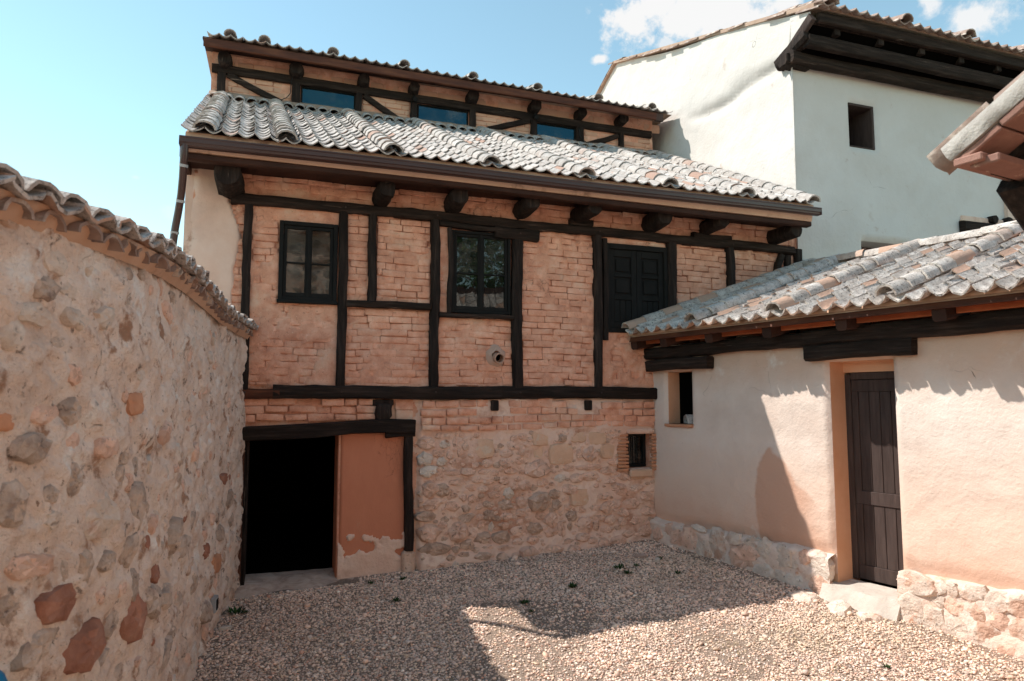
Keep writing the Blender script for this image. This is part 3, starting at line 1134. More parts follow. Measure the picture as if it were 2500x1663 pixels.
def red_disp(X, Z):
    y = .0 + .018 * (fbm(X * 4, Z * 4, 51, 4) - .5)
    return y


relief('red_panel', 1.045, 1.94, -.10, 1.80, .03, red_disp, M['red_render'], house, edge=.03, back=.08)


def patch_disp(X, Z):
    k = fbm(X * 4.2 + 1, Z * 4.2 + 7, 61, 4) + .34 * sstep(Z, .42, .10) - .30 * sstep(Z, .30, .62)
    return .03 - .060 * sstep(k, .52, .57) + .012 * fbm(X * 12, Z * 12, 4, 3)


relief('fallen_render_patch', 1.05, 1.95, -.12, .62, .018, patch_disp, M['mortar'], house, edge=.0)


def adobe_bricks():
    r = random.Random(11)
    A = brick_meshes(M['brick'], 8)
    specs = []
    C = .0895
    k0 = int(2.38 / C)

    def course_fill(a, b, z0, z1, y=0.0, ln=.32, c=C, gap=.006, rough=1.0, base=0.0):
        k = 0
        z = base + math.floor((z0 - base) / c) * c
        row = int(round(z / c))
        while z < z1 - .02:
            lo, hi = max(z, z0), min(z + c, z1)
            if hi - lo > .035:
                x = a - r.uniform(0, ln)
                while x < b:
                    w = ln * r.uniform(.82, 1.14)
                    if r.random() < .12:
                        w *= .5
                    p, q = max(x, a), min(x + w, b)
                    if q - p > .05:
                        h = hi - lo
                        wv = .010 * math.sin(x * 1.9 + row * .35) + .006 * math.sin(x * 5.1 + row)
                        g = gap * r.uniform(.4, 1.9)
                        specs.append((r.randrange(len(A)), TRS(((p + q) / 2 + r.uniform(-.002, .002), y + (r.uniform(-.012, .010) + (.018 if r.random() < .08 else 0)) * rough, (lo + hi) / 2 + wv + r.uniform(-.005, .005)),
                                                               (r.uniform(-.03, .03) * rough, r.uniform(-.025, .025) * rough, r.uniform(-.04, .04) * rough), (q - p - g, .045, h - g))))
                    x += w
            z += c
    for a, b, z0, z1, sm in PANELS:
        if b - a > .14:
            course_fill(a, b, z0, z1, y=-.012 if sm < .5 else -.004)
        else:
            course_fill(a, b, z0, z1, y=.0, ln=.3)
    course_fill(-.30, 8.34, 4.76, 5.05, y=-.012, ln=.34, c=.11, base=4.76)
    # lower band over the lintel
    course_fill(-.12, 1.50, 1.93, 2.22, y=-.02, ln=.33, c=.097, gap=.014, rough=1.6, base=1.93)
    course_fill(1.72, 1.99, 1.93, 2.22, y=.0, ln=.33, c=.14, gap=.010, base=1.93)
    # cobs of adobe above the rubble
    z = 1.80
    for row, h in enumerate((.085, .105, .10, .105)):
        x = 2.06 + r.uniform(0, .05)
        while x < 5.60:
            w = r.uniform(.15, .36)
            q = min(x + w, 5.64)
            if not (SWIN[0] - .02 < (x + q) / 2 < SWIN[1] + .02 and z < 1.78) and not (x < 3.175 and q > 3.045 and z > 1.98) and not (x < 4.595 and q > 4.465 and z > 1.98) and q - x > .08:
                zz = z + .02 * math.sin(x * 1.7 + row)
                specs.append((r.randrange(len(A)), TRS(((x + q) / 2, -.045 - .02 * r.random(), zz + h / 2), (r.uniform(-.07, .07), r.uniform(-.06, .06), r.uniform(-.08, .08)), (q - x - .018, .075, h - .014))))
            x = q
        z += h
    specs.append((2, TRS((3.86, -.05, 2.20), (0, .1, 0), (.24, .08, .20))))
    # thin fired bricks beside the small window
    scatter(house, 'brick', specs, A, 300, CAM_H)
    B = brick_meshes(M['brick_old'], 4, seed=5)
    for side, x in ((0, SWIN[0] - .085), (1, SWIN[1] + .045)):
        for i in range(11):
            w = .17 if side == 0 else .10
            o = link('thin_brick', B[i % 4], house)
            o.matrix_basis = TRS((x + r.uniform(-.012, .012), -.052, 1.185 + i * .050), (0, r.uniform(-.04, .04), r.uniform(-.05, .05)), (w, .07, .036))


adobe_bricks()


def clerestory():
    yb = 4.0
    W = [(.56, 1.56, 7.71, 8.11), (2.78, 3.82, 7.72, 8.09), (5.31, 6.22, 7.72, 8.06)]
    solid('clerestory_wall', -1.0, 8.10, 7.2, 8.55, yb + .06, yb + .4, M['brick'], house, [(a, b, c - .2, d) for a, b, c, d in W])
    relief('clerestory_face', -1.0, 8.12, 7.3, 8.50, .05, lambda X, Z: yb + .02 - .02 * sstep(fbm(X * 3, Z * 3, 5, 3), .4, .6), M['adobe'], house, [(a, b, c - .2, d) for a, b, c, d in W], edge=0, back=yb + .06, hole_edge=.001)
    MB().box((-1.0, yb + .06, 7.0), (-.95, 8.8, 8.5)).box((8.02, yb + .06, 7.0), (8.12, 8.8, 8.6)).obj('clerestory_side', M['lime'], house)
    r = random.Random(4)
    A = brick_meshes(M['adobe_pale'], 4, seed=8)
    solidrects = [(-.72, .38), (1.70, 2.62), (3.97, 5.16), (6.41, 7.23), (7.37, 8.06), (-.98, -.90)]
    specs = []
    for a, b in solidrects:
        for k in range(5):
            z = 7.62 + k * .10
            x = a - r.uniform(0, .3)
            while x < b:
                p, q = max(x, a), min(x + .31, b)
                if q - p > .06:
                    specs.append((r.randrange(4), TRS(((p + q) / 2, yb - .005 + r.uniform(-.008, .008), z + .05), (0, 0, 0), (q - p - .012, .04, .086))))
                x += .31
    x = -.95
    while x < 8.05:
        w = r.uniform(.28, .5)
        specs.append((r.randrange(4), TRS((x + w / 2, yb, 8.30), (0, 0, 0), (w - .012, .04, .18))))
        x += w
    for mi, mx in specs:
        o = link('clerestory_brick', A[mi], house)
        o.matrix_basis = mx
    T = M['timber_h']

    def beam(p, q, w, d, name='beam', m=None):
        timber(MB(), p, q, w, d, r, jit=.004).obj(name, m or T, house, True)
    y = yb - .045
    beam((-.99, y, 8.19), (8.05, y, 8.12), .155, .09, 'rail')
    for a, b in ((-.89, -.75), (.39, .54), (1.57, 1.69), (2.63, 2.76), (3.83, 3.96), (5.17, 5.30), (6.23, 6.40), (7.24, 7.36)):
        timber(MB(), ((a + b) / 2, y + .006, 7.45), ((a + b) / 2, y + .006, 8.16), b - a, .09, r, jit=.004).obj('post', M['timber'], house, True)
    for p, q in (((-.72, 8.11), (.30, 7.66)), ((1.72, 8.08), (2.45, 7.66)), ((4.12, 7.70), (5.15, 8.06)), ((6.42, 7.68), (7.22, 8.00))):
        beam((p[0], y + .012, p[1]), (q[0], y + .012, q[1]), .11, .08, 'brace')
    for a, b, c, d in W:
        f = MB()
        for s_ in ((a, a + .025, c - .1, d), (b - .025, b, c - .1, d), (a + .025, b - .025, d - .025, d)):
            f.bev((s_[0], yb - .01, s_[2]), (s_[1], yb + .05, s_[3]), .004)
        wf = f.obj('clerestory_window', M['frame'], house)
        MB().box((a + .02, yb + .012, c - .12), (b - .02, yb + .02, d - .02)).obj('pane', M['glass_sky_blue'], wf)
    for i, x in enumerate((-.77, .46, 1.70, 2.67, 3.87, 5.23, 6.28, 7.27)):
        rad = (.125, .13, .11, .105, .12, .12, .11, .12)[i]
        log(MB(), (x, yb + .05, 8.31), (x, yb - .27, 8.33), rad, r, sq=0 if i < 4 else .15).obj('log_end', M['timber'], house, True)
    # eave of the upper roof
    timber(MB(), (-1.10, 3.52, 8.44), (7.92, 3.52, 8.35), .15, .06, r, jit=.003).obj('eave_board', M['brown_wood'], house, True)
    MB().bev((7.90, 3.50, 8.26), (8.10, 3.56, 8.43), .01).obj('eave_board_end', M['door_wood'], house)
    sf = MB()
    sf.add([(-1.12, 3.53, 8.53), (8.12, 3.53, 8.44), (8.12, 4.1, 8.56), (-1.12, 4.1, 8.60), (-1.12, 3.53, 8.50), (8.12, 3.53, 8.41), (8.12, 4.1, 8.52), (-1.12, 4.1, 8.56)],
           [(0, 1, 2, 3), (7, 6, 5, 4), (0, 4, 5, 1), (1, 5, 6, 2), (2, 6, 7, 3), (3, 7, 4, 0)])
    sf.obj('upper_soffit', M['soffit'], house)
    k = math.tan(R(17))
    rf = MB()
    rf.add([(-1.12, 3.55, 8.555), (8.35, 3.55, 8.465), (8.35, 6.6, 8.465 + 3.05 * k), (-1.12, 6.6, 8.555 + 3.05 * k), (8.35, 9.4, 8.465 + .3 * k), (-1.12, 9.4, 8.555 + .3 * k)],
           [(0, 1, 2, 3), (3, 2, 4, 5), (0, 3, 5), (1, 4, 2), (0, 5, 4, 1)])
    rf.obj('upper_roof_deck', M['roof_mortar'], house)
    # spot lamps and their cables
    for x in (2.69, 5.24):
        lamp = thing('spot_lamp', {2.69: 'small black spot lamp fixed under the log beam end left of the second blue pane', 5.24: 'small black spot lamp fixed under the log end left of the third blue pane'}[x], 'lamp', house.matrix_basis @ Vector((x, 3.80, 8.10)) if False else (0, 0, 0), 0, 'spot lamps under the clerestory eave')
        lamp.location = Matrix.Rotation(HROT, 3, 'Z') @ Vector((x, 3.86, 8.12)) + HO
        lamp.rotation_euler = (0, 0, HROT)
        log(MB(), (0, .03, .0), (0, -.09, -.05), .05, r).obj('lamp_head', M['frame'], lamp, True)
        MB().bev((-.015, 0, -.01), (.015, .08, .09), .004).obj('bracket', M['frame'], lamp)
    for pts in ([(.40, 3.9, 8.22), (.37, 3.9, 8.05), (.37, 3.9, 7.9), (.30, 3.9, 7.80), (.18, 3.9, 7.73)], [(2.64, 3.9, 8.08), (2.62, 3.9, 7.95), (2.66, 3.9, 7.85), (2.75, 3.92, 7.80)], [(6.27, 3.9, 8.0), (6.28, 3.9, 7.85), (6.36, 3.9, 7.76), (6.42, 3.85, 7.70)]):
        cb = MB().sweep(pts, [(math.cos(a) * .008, math.sin(a) * .008) for a in np.linspace(0, 6.283, 6)[:-1]])
        tag(cb.obj('cable', M['rubber'], house, True))


clerestory()


def facade_timbers():
    r = random.Random(21)
    T, TH = M['timber'], M['timber_h']

    def post(x, z0, z1, w, name='post', x1=None, y=-.02, d=.13):
        timber(MB(), (x, y, z0), (x if x1 is None else x1, y, z1), w, d, r, jit=.007).obj(name, T, house, True)

    def beam(p, q, w, name='beam', y=-.03, d=.14, jit=.008, m=None):
        timber(MB(), (p[0], y, p[1]), (q[0], y, q[1]), w, d, r, jit=jit).obj(name, m or TH, house, True)
    post(-.12, 2.30, 4.68, .10, x1=-.125)
    post(1.03, 2.33, 4.67, .115)
    post(1.415, 3.49, 4.67, .105)
    post(2.25, 2.33, 4.67, .12)
    post(3.45, 2.33, 4.50, .15)
    post(4.70, 2.33, 4.66, .12)
    post(2.455, 3.37, 4.56, .055, 'window_stud')
    post(4.82, 3.08, 4.60, .07, 'door_stud')
    post(5.98, 2.38, 4.64, .15, 'door_post')
    post(7.055, 2.38, 4.64, .12)
    post(8.40, 2.38, 4.70, .14)
    post(8.18, 3.4, 4.58, .10, 'end_post')
    beam((7.82, 3.9), (8.05, 4.58), .10, 'brace')
    # wall plate with its scarfed lengths
    beam((-.34, 4.71), (3.05, 4.70), .13, 'wall_plate')
    beam((3.02, 4.70), (5.75, 4.685), .125, 'wall_plate')
    beam((5.72, 4.68), (8.30, 4.665), .13, 'wall_plate')
    beam((6.35, 4.775), (7.05, 4.77), .09, 'packing_piece')
    beam((4.25, 4.80), (4.62, 4.80), .09, 'packing_piece')
    beam((1.08, 3.45), (2.20, 3.455), .09, 'rail')
    beam((2.31, 3.355), (3.37, 3.35), .06, 'rail')
    beam((2.31, 4.615), (3.20, 4.60), .065, 'window_head')
    beam((3.10, 4.56), (3.76, 4.54), .15, 'bracket', y=-.04)
    # floor beam in three lengths
    beam((-.17, 2.285), (.30, 2.285), .12, 'floor_beam', y=-.02, m=M['brown_wood'])
    beam((.22, 2.305), (3.20, 2.300), .17, 'floor_beam')
    beam((3.06, 2.305), (5.68, 2.300), .17, 'floor_beam', y=-.025)
    # door lintel, kinked upwards to the right
    lb = MB()
    pts = [(-.17, -.04, 1.79), (.35, -.04, 1.80), (.75, -.04, 1.82), (1.2, -.04, 1.855), (1.6, -.04, 1.87), (2.0, -.04, 1.86)]
    lb.sweep(pts, [(-.075, -.09), (.075, -.09), (.09, 0), (.07, .09), (-.07, .09), (-.09, 0)], up=(0, 1, 0), jit=.008, rnd=r)
    lb.obj('door_lintel', TH, house, True)
    beam((1.62, 1.76), (2.0, 1.77), .09, 'lintel_packing', y=-.035)
    post(1.945, .26, 1.76, .115, 'lower_post', x1=1.925, y=-.03)
    MB().bev((1.85, -.10, -.2), (2.02, .08, .26), .03).obj('post_base_stone', M['stone_dark'], house)
    log(MB(), (1.59, .05, 2.05), (1.59, -.11, 2.05), .115, r, sq=.3).obj('beam_end', T, house, True)
    MB().bev((1.45, -.05, 2.13), (1.72, .05, 2.21), .01).obj('bearing_block', T, house)
    for x in (3.11, 4.53):
        MB().bev((x - .055, -.07, 2.055), (x + .055, .06, 2.20), .012).obj('beam_end', T, house)
    # narrow weathered jamb left of the big doorway
    MB().bev((-.13, -.03, -.08), (-.085, .10, 1.72), .008).obj('door_jamb', M['brown_wood'], house)
    MB().bev((-.083, .0, -.08), (-.045, .13, 1.73), .008).obj('door_jamb', M['timber'], house)
    MB().box((-.085, .0, -.3), (-.038, .52, 1.77)).obj('door_lining', T, house)
    MB().box((1.032, .05, -.3), (1.055, .52, 1.77)).obj('door_lining', M['red_render'], house)
    for x, z in ((1.03, 4.71), (2.25, 4.71), (3.45, 4.56), (4.70, 4.69), (7.055, 4.67), (1.03, 2.31), (2.25, 2.31), (3.45, 2.31), (4.70, 2.31), (-.12, 2.30)):
        log(MB(), (x + .02, -.06, z), (x + .02, -.112, z - .004), .013, r, sg=7, jit=.001).obj('peg', M['door_wood'], house, True)
    # eave corbels, every one hewn differently
    C_ = [(-.34, 4.87, .170, .30, 'r'), (1.50, 4.87, .115, .30, 's'), (2.50, 4.88, .125, .35, 's'), (3.50, 4.90, .125, .35, 's'), (4.40, 4.90, .125, .35, 's'), (5.60, 4.885, .14, .40, 's'), (6.60, 4.90, .115, .1, 'r'), (7.92, 4.86, .130, .35, 's')]
    for x, z, rad, sq, kind in C_:
        fl = log(MB(), (x, .05, z), (x + r.uniform(-.03, .03), -.52 + r.uniform(-.03, .03), z + .02), rad, r, sg=13, jit=.012, sq=sq * .4)
        fl.obj('corbel', T, house, True)
    log(MB(), (1.52, .05, 5.0), (1.52, -.60, 5.01), .07, r, sg=8).obj('rafter_end', T, house, True)
    log(MB(), (-.36, .05, 5.02), (-.36, -.62, 5.03), .06, r, sg=8).obj('rafter_end', T, house, True)
    # eave: dark bearer on the corbels, mud fascia above it, soffit boards
    timber(MB(), (-.80, -.60, 4.985), (4.0, -.60, 4.965), .075, .12, r, jit=.004).obj('eave_bearer', M['soffit'], house, True)
    timber(MB(), (3.97, -.60, 4.965), (8.12, -.60, 4.955), .075, .12, r, jit=.004).obj('eave_bearer', M['soffit'], house, True)
    MB().add([(-.80, -.67, 5.03), (8.12, -.67, 4.99), (8.12, -.72, 5.20), (-.80, -.72, 5.20), (-.80, -.5, 5.03), (8.12, -.5, 4.99), (8.12, -.5, 5.24), (-.80, -.5, 5.24)],
             [(0, 1, 2, 3), (4, 7, 6, 5), (0, 4, 5, 1), (3, 2, 6, 7), (0, 3, 7, 4), (1, 5, 6, 2)]).obj('fascia', M['fascia_mud'], house)
    n = 12
    for i in range(n):
        a = -.80 + i * (8.92 / n)
        MB().bev((a - .004, -.56, 5.045 + .006 * (i % 2)), (a + 8.92 / n + .004, .10, 5.075 + .006 * (i % 2)), .004).obj('soffit_board', M['soffit'], house)
    MB().bev((-.86, -.66, 4.96), (-.80, .1, 5.12), .01).obj('barge_board', M['soffit'], house)


facade_timbers()


def rubble_stones():
    FS = [(2.18,1.63,0.24,0.17,0),(2.41,1.61,0.16,0.11,3),(2.95,1.54,0.3,0.23,1),(2.33,1.49,0.14,0.09,0),(2.49,1.48,0.09,0.12,0),(2.56,1.64,0.06,0.13,0),(2.7,1.58,0.08,0.12,0),(2.63,1.5,0.07,0.1,0),(2.15,1.42,0.19,0.16,3),(2.38,1.38,0.13,0.12,3),(2.55,1.36,0.11,0.11,0),(2.19,1.26,0.23,0.13,3),(2.83,1.33,0.12,0.08,0),(3.01,1.34,0.15,0.11,0),(3.29,1.34,0.21,0.14,0),(3.47,1.37,0.14,0.1,0),(2.52,1.23,0.22,0.08,0),(2.75,1.24,0.22,0.11,0),(2.99,1.23,0.2,0.07,0),(3.37,1.23,0.21,0.09,0),(3.75,1.25,0.35,0.24,0),(3.52,1.5,0.08,0.12,0),(3.35,1.58,0.11,0.11,0),(3.29,1.47,0.19,0.1,0),(3.85,1.67,0.35,0.18,1),(3.73,1.48,0.2,0.15,1),(4.11,1.44,0.34,0.25,1),(4.13,1.66,0.12,0.11,2),(4.37,1.68,0.24,0.14,1),(4.65,1.65,0.3,0.16,1),(4.86,1.46,0.27,0.18,1),(3.88,1.45,0.06,0.08,0),(4.4,1.43,0.12,0.15,0),(4.56,1.43,0.23,0.19,0),(3.53,1.69,0.16,0.09,0),(4.1,1.1,0.18,0.1,3),(4.23,1.24,0.18,0.09,0),(4.52,1.24,0.38,0.08,0),(4.83,1.18,0.21,0.11,0),(4.92,1.31,0.19,0.09,0),(2.6,1.1,0.22,0.09,0),(2.88,1.12,0.17,0.08,0),(3.04,1.1,0.17,0.08,0),(3.27,1.1,0.16,0.11,0),(2.79,1.02,0.15,0.1,0),(2.95,1.0,0.15,0.09,0),(3.17,1.01,0.18,0.1,0),(3.56,1.02,0.21,0.14,0),(3.83,1.05,0.16,0.11,0),(2.22,1.02,0.2,0.21,0),(2.39,1.01,0.18,0.18,2),(4.35,1.09,0.21,0.13,0),(4.56,1.11,0.27,0.13,0),(4.87,1.04,0.23,0.11,0),(5.11,1.09,0.19,0.12,0),(5.39,1.11,0.32,0.12,1),(5.3,0.91,0.2,0.11,0),(2.55,0.93,0.1,0.07,0),(2.68,0.9,0.09,0.1,0),(2.8,0.88,0.11,0.11,0),(2.93,0.91,0.09,0.07,2),(3.12,0.91,0.18,0.09,0),(3.33,0.92,0.15,0.16,3),(3.5,0.8,0.12,0.14,0),(3.79,0.79,0.3,0.26,2),(4.01,0.88,0.16,0.13,2),(4.24,0.94,0.24,0.14,0),(4.47,0.82,0.39,0.2,1),(4.18,0.81,0.12,0.07,0),(4.78,0.82,0.23,0.11,0),(5.02,0.91,0.28,0.17,0),(5.47,0.79,0.18,0.13,0),(2.25,0.83,0.24,0.14,0),(2.53,0.79,0.2,0.12,0),(2.72,0.75,0.11,0.09,2),(2.89,0.76,0.13,0.08,0),(3.04,0.79,0.17,0.1,2),(3.27,0.76,0.22,0.14,2),(4.04,0.74,0.14,0.14,2),(4.22,0.69,0.12,0.09,0),(4.43,0.64,0.18,0.09,0),(4.62,0.66,0.17,0.09,0),(4.85,0.66,0.23,0.17,0),(5.25,0.69,0.28,0.15,0),(4.99,0.7,0.13,0.11,0),(2.17,0.68,0.26,0.13,2),(2.42,0.62,0.14,0.09,2),(2.71,0.63,0.23,0.13,2),(3.04,0.64,0.16,0.14,2),(3.29,0.61,0.17,0.1,0),(3.51,0.65,0.14,0.1,0),(3.77,0.59,0.2,0.1,0),(3.96,0.53,0.18,0.2,0),(4.27,0.56,0.16,0.15,2),(4.11,0.62,0.08,0.09,0),(4.47,0.42,0.22,0.23,0),(4.68,0.51,0.23,0.09,0),(4.89,0.48,0.19,0.13,0),(5.08,0.57,0.19,0.11,0),(5.47,0.58,0.22,0.13,0),(5.29,0.44,0.18,0.11,0),(2.22,0.46,0.28,0.23,0),(2.40,0.54,0.14,0.1,0),(2.61,0.46,0.27,0.27,0),(2.93,0.52,0.09,0.11,0),(3.08,0.48,0.07,0.12,3),(2.95,0.34,0.21,0.14,2),(3.23,0.32,0.27,0.17,2),(3.27,0.49,0.15,0.09,0),(3.46,0.41,0.2,0.12,0),(3.72,0.42,0.22,0.17,2),(3.51,0.52,0.12,0.08,0),(3.95,0.35,0.17,0.13,0),(4.11,0.37,0.13,0.23,0),(4.25,0.42,0.08,0.14,2),(4.43,0.27,0.2,0.11,0),(4.65,0.41,0.11,0.15,0),(4.8,0.34,0.18,0.11,0),(5.08,0.44,0.13,0.13,0),(2.29,0.25,0.38,0.15,2),(2.59,0.3,0.08,0.05,2),(2.73,0.27,0.19,0.12,2),(2.57,0.23,0.11,0.08,2),(2.85,0.2,0.12,0.07,2),(2.97,0.22,0.07,0.04,2),(2.67,0.15,0.16,0.07,2),(2.95,0.12,0.21,0.09,2),(3.23,0.18,0.32,0.09,0),(2.5,0.13,0.11,0.07,2),(3.47,0.25,0.18,0.09,0),(3.69,0.27,0.18,0.11,0),(2.42,0.37,0.11,0.06,2),(2.04,0.04,0.12,0.18,2),(2.74,-0.01,0.27,0.15,2),(3.02,-0.03,0.12,0.12,2),(3.23,0.04,0.18,0.18,2),(3.40,0.08,0.11,0.1,0),(3.61,0.08,0.25,0.23,0),(3.94,0.13,0.27,0.14,0),(4.26,0.07,0.22,0.2,0),(3.89,-0.02,0.13,0.11,0),(4.47,0.07,0.19,0.12,0),(4.74,0.14,0.21,0.18,0),(4.99,0.18,0.23,0.11,0),(4.57,0.21,0.14,0.10,0),(5.18,0.26,0.22,0.11,0),(5.44,0.28,0.24,0.15,0),(4.20,0.22,0.14,0.08,0),(4.92,0.06,0.12,0.07,0),(2.56,0.04,0.09,0.09,3)]
    r = random.Random(31)
    K = {0: stone_meshes(M['stone'], 9, 3), 1: stone_meshes(M['stone_dressed'], 4, 5, True), 2: stone_meshes(M['stone_dark'], 6, 7), 3: stone_meshes(M['stone_pale'], 4, 9)}
    # fill gaps
    pts = [(x, z, max(w, h) / 2) for x, z, w, h, k in FS]
    for _ in range(9000):
        x, z = r.uniform(2.1, 5.6), r.uniform(.02, 1.76)
        if SWIN[0] - .12 < x < SWIN[1] + .1 and SWIN[2] - .08 < z < SWIN[3] + .08:
            continue
        if 2.9 < x < 3.4 and z > 1.6:
            continue
        s_ = r.uniform(.022, .06)
        if all((x - a) ** 2 + (z - b) ** 2 > (c * .86 + s_) ** 2 for a, b, c in pts):
            pts.append((x, z, s_))
            FS.append((x, z, s_ * 2.3, s_ * 1.6, 0 if r.random() < .7 else 2))
            if len(FS) > 430:
                break
    xs = np.array([f[0] for f in FS])
    zs = np.array([f[1] for f in FS])
    yb = lower_disp(xs, zs)
    rest = []
    for i_, ((x, z, w, h, k), y) in enumerate(zip(FS, yb)):
        if i_ >= 296:
            d = min(w, h) * .66
            rest.append((r.randrange(9), TRS((x, y + d * r.uniform(.0, .16), z), (r.uniform(-.18, .18), r.uniform(-.25, .25), r.uniform(-.2, .2)), (w * 1.16, d, h * 1.18))))
            continue
        ms = K[k]
        d = min(w, h) * (.66 if k != 1 else .22)
        o = link('stone', ms[r.randrange(len(ms))], house)
        rot = (r.uniform(-.18, .18), r.uniform(-.25, .25) * (k != 1) * (0 if w > h * 1.8 else 1), r.uniform(-.2, .2))
        flip = r.choice((1, -1)) if k != 1 else 1
        o.matrix_basis = TRS((x, y + d * (.05 if k == 1 else r.uniform(.0, .16)), z), rot, (w * 1.16 * flip, d, h * 1.18))
    scatter(house, 'stone', rest, K[0], 0, CAM_H, 'small_stones')


rubble_stones()


def windows():
    Fm, G = M['frame'], M['glass']

    def casement(name, a, b, c, d, fw, sill=0):
        f = MB()
        y0, y1 = -.045, .06
        f.bev((a, y0, c), (a + fw, y1, d), .006)
        f.bev((b - fw, y0, c), (b, y1, d), .006)
        f.bev((a + fw, y0, d - fw), (b - fw, y1, d), .006)
        f.bev((a + fw, y0, c), (b - fw, y1, c + fw), .006)
        if sill:
            f.bev((a - .01, y0 - .03, c - .03), (b + .01, y1, c + .012), .006)
        w = f.obj(name, Fm, house)
        m_ = (a + b) / 2
        for p, q in ((a + fw, m_), (m_, b - fw)):
            s_ = MB()
            t = .042
            y2, y3 = -.022, .035
            s_.bev((p + .002, y2, c + fw), (p + t, y3, d - fw), .004)
            s_.bev((q - t, y2, c + fw), (q - .002, y3, d - fw), .004)
            s_.bev((p + t, y2, d - fw - t), (q - t, y3, d - fw - .002), .004)
            s_.bev((p + t, y2, c + fw + .002), (q - t, y3, c + fw + t + .015), .004)
            zm = (c + d) / 2 - .02
            s_.bev((p + t, y2 + .006, zm - .010), (q - t, y3 - .006, zm + .010), .003)
            s_.obj('sash', Fm, w)
            for z0, z1 in ((c + fw + t + .016, zm - .011), (zm + .011, d - fw - t - .001)):
                MB().box((p + t - .003, .006, z0 - .003), (q - t + .003, .011, z1 + .003)).obj('pane', G, w)
        MB().bev((m_ - .018, -.034, c + fw), (m_ + .018, -.020, d - fw), .004).obj('meeting_bar', Fm, w)
    casement('casement_window', .245, .965, 3.455, 4.48, .052, 1)
    casement('casement_window', 2.485, 3.345, 3.395, 4.545, .040, 0)
    # closed panelled shutters in a frame
    a, b, c, d = 4.855, 5.895, 3.20, 4.54
    f = MB()
    f.bev((a, -.05, c), (a + .05, .08, d), .006)
    f.bev((b - .06, -.05, c), (b, .08, d), .006)
    f.bev((a + .05, -.05, d - .08), (b - .06, .08, d), .006)
    f.bev((a + .05, -.05, c), (b - .06, .08, c + .07), .006)
    fr = f.obj('shutter_frame', Fm, house)
    a, b, c, d = a + .05, b - .06, c + .07, d - .08
    m_ = (a + b) / 2
    for p, q in ((a, m_ - .003), (m_ + .003, b)):
        s_ = MB()
        y2, y3 = -.015, .02
        t = .085
        s_.bev((p, y2, c), (p + t, y3, d), .005)
        s_.bev((q - t, y2, c), (q, y3, d), .005)
        h = d - c
        zr = [c, c + .09, c + .36 * h, c + .36 * h + .07, c + .65 * h, c + .65 * h + .05, d - .11, d]
        for k in range(0, 8, 2):
            s_.bev((p + t, y2, zr[k]), (q - t, y3, zr[k + 1]), .005)
        s_.box((p + t, .012, c), (q - t, .018, d))
        sh = s_.obj('shutter', Fm, house)
        for z0, z1 in ((zr[3], zr[4]), (zr[5], zr[6])):
            MB().bev((p + t + .035, -.012, z0 + .035), (q - t - .035, .014, z1 - .035), .02).obj('raised_panel', Fm, sh)
        for i in range(3):
            w = (q - p - 2 * t) / 3
            MB().bev((p + t + i * w + .006, -.002, zr[1] + .004), (p + t + (i + 1) * w - .006, .014, zr[2] - .004), .004).obj('plank', Fm, sh)
    # small barred window in the rubble wall
    x0, x1, z0, z1 = SWIN
    s_ = MB()
    s_.bev((x0, .14, z0 + .01), (x1, .20, z0 + .05), .004).bev((x0, .14, z1 - .05), (x1, .20, z1 - .001), .004)
    s_.bev((x0 + .001, .14, z0 + .05), (x0 + .05, .20, z1 - .05), .004).bev((x1 - .05, .14, z0 + .05), (x1 - .001, .20, z1 - .05), .004)
    w = s_.obj('small_window', Fm, house)
    for i in range(3):
        MB().bev((x0 + .10 + i * .075, .15, z0 + .05), (x0 + .115 + i * .075, .165, z1 - .05), .003).obj('bar', Fm, w)
    MB().box((x0 + .05, .185, z0 + .05), (x1 - .05, .19, z1 - .05)).obj('pane', G, w)
    MB().bev((x0 - .02, -.08, z1 - .004), (x1 + .03, .12, z1 + .07), .02).obj('window_lintel_patch', M['mortar'], house)
    MB().bev((x0 + .02, -.07, z0 - .13), (x1 - .0, .03, z0 - .012), .02).obj('sill_stone', M['stone_dressed'], house)
    # clay flue stub and its sooty collar
    r = random.Random(5)
    fl = MB()
    n = 14
    ring = lambda rad: [(math.cos(k / n * 6.2832) * rad, math.sin(k / n * 6.2832) * rad) for k in range(n)]
    c0 = Vector((3.14, .03, 2.80))
    vs = []
    for rad, y in ((.075, .05), (.072, -.17), (.058, -.17), (.055, .05)):
        vs += [(c0.x + a_, y - .01 * (b_ > 0), c0.z - (.03 if y < 0 else 0) + b_) for a_, b_ in ring(rad)]
    fs = [(q * n + k, q * n + (k + 1) % n, (q + 1) * n + (k + 1) % n, (q + 1) * n + k) for q in range(3) for k in range(n)]
    MB().add(vs, fs).obj('flue_pipe', M['pipe'], house, True)
    MB().add([(c0.x + a_, -.02, c0.z + b_) for a_, b_ in ring(.054)], [tuple(range(n))]).obj('flue_shade_disc', M['dark'], house)  # black disc painting the shade inside the pipe
    vs, fs = [], []
    for q, (rad, y) in enumerate(((.17, .02), (.14, -.025), (.10, -.055), (.07, -.068))):
        vs += [(c0.x - .01 + a_ * (1 + .1 * math.sin(k * 2.3)), y, c0.z + .01 + b_ * (1 + .1 * math.cos(k * 1.7))) for k, (a_, b_) in enumerate(ring(rad))]
    fs = [(q * n + k, q * n + (k + 1) % n, (q + 1) * n + (k + 1) % n, (q + 1) * n + k) for q in range(3) for k in range(n)]
    MB().add(vs, fs).obj('flue_collar', M['soot_plaster'], house, True)


windows()


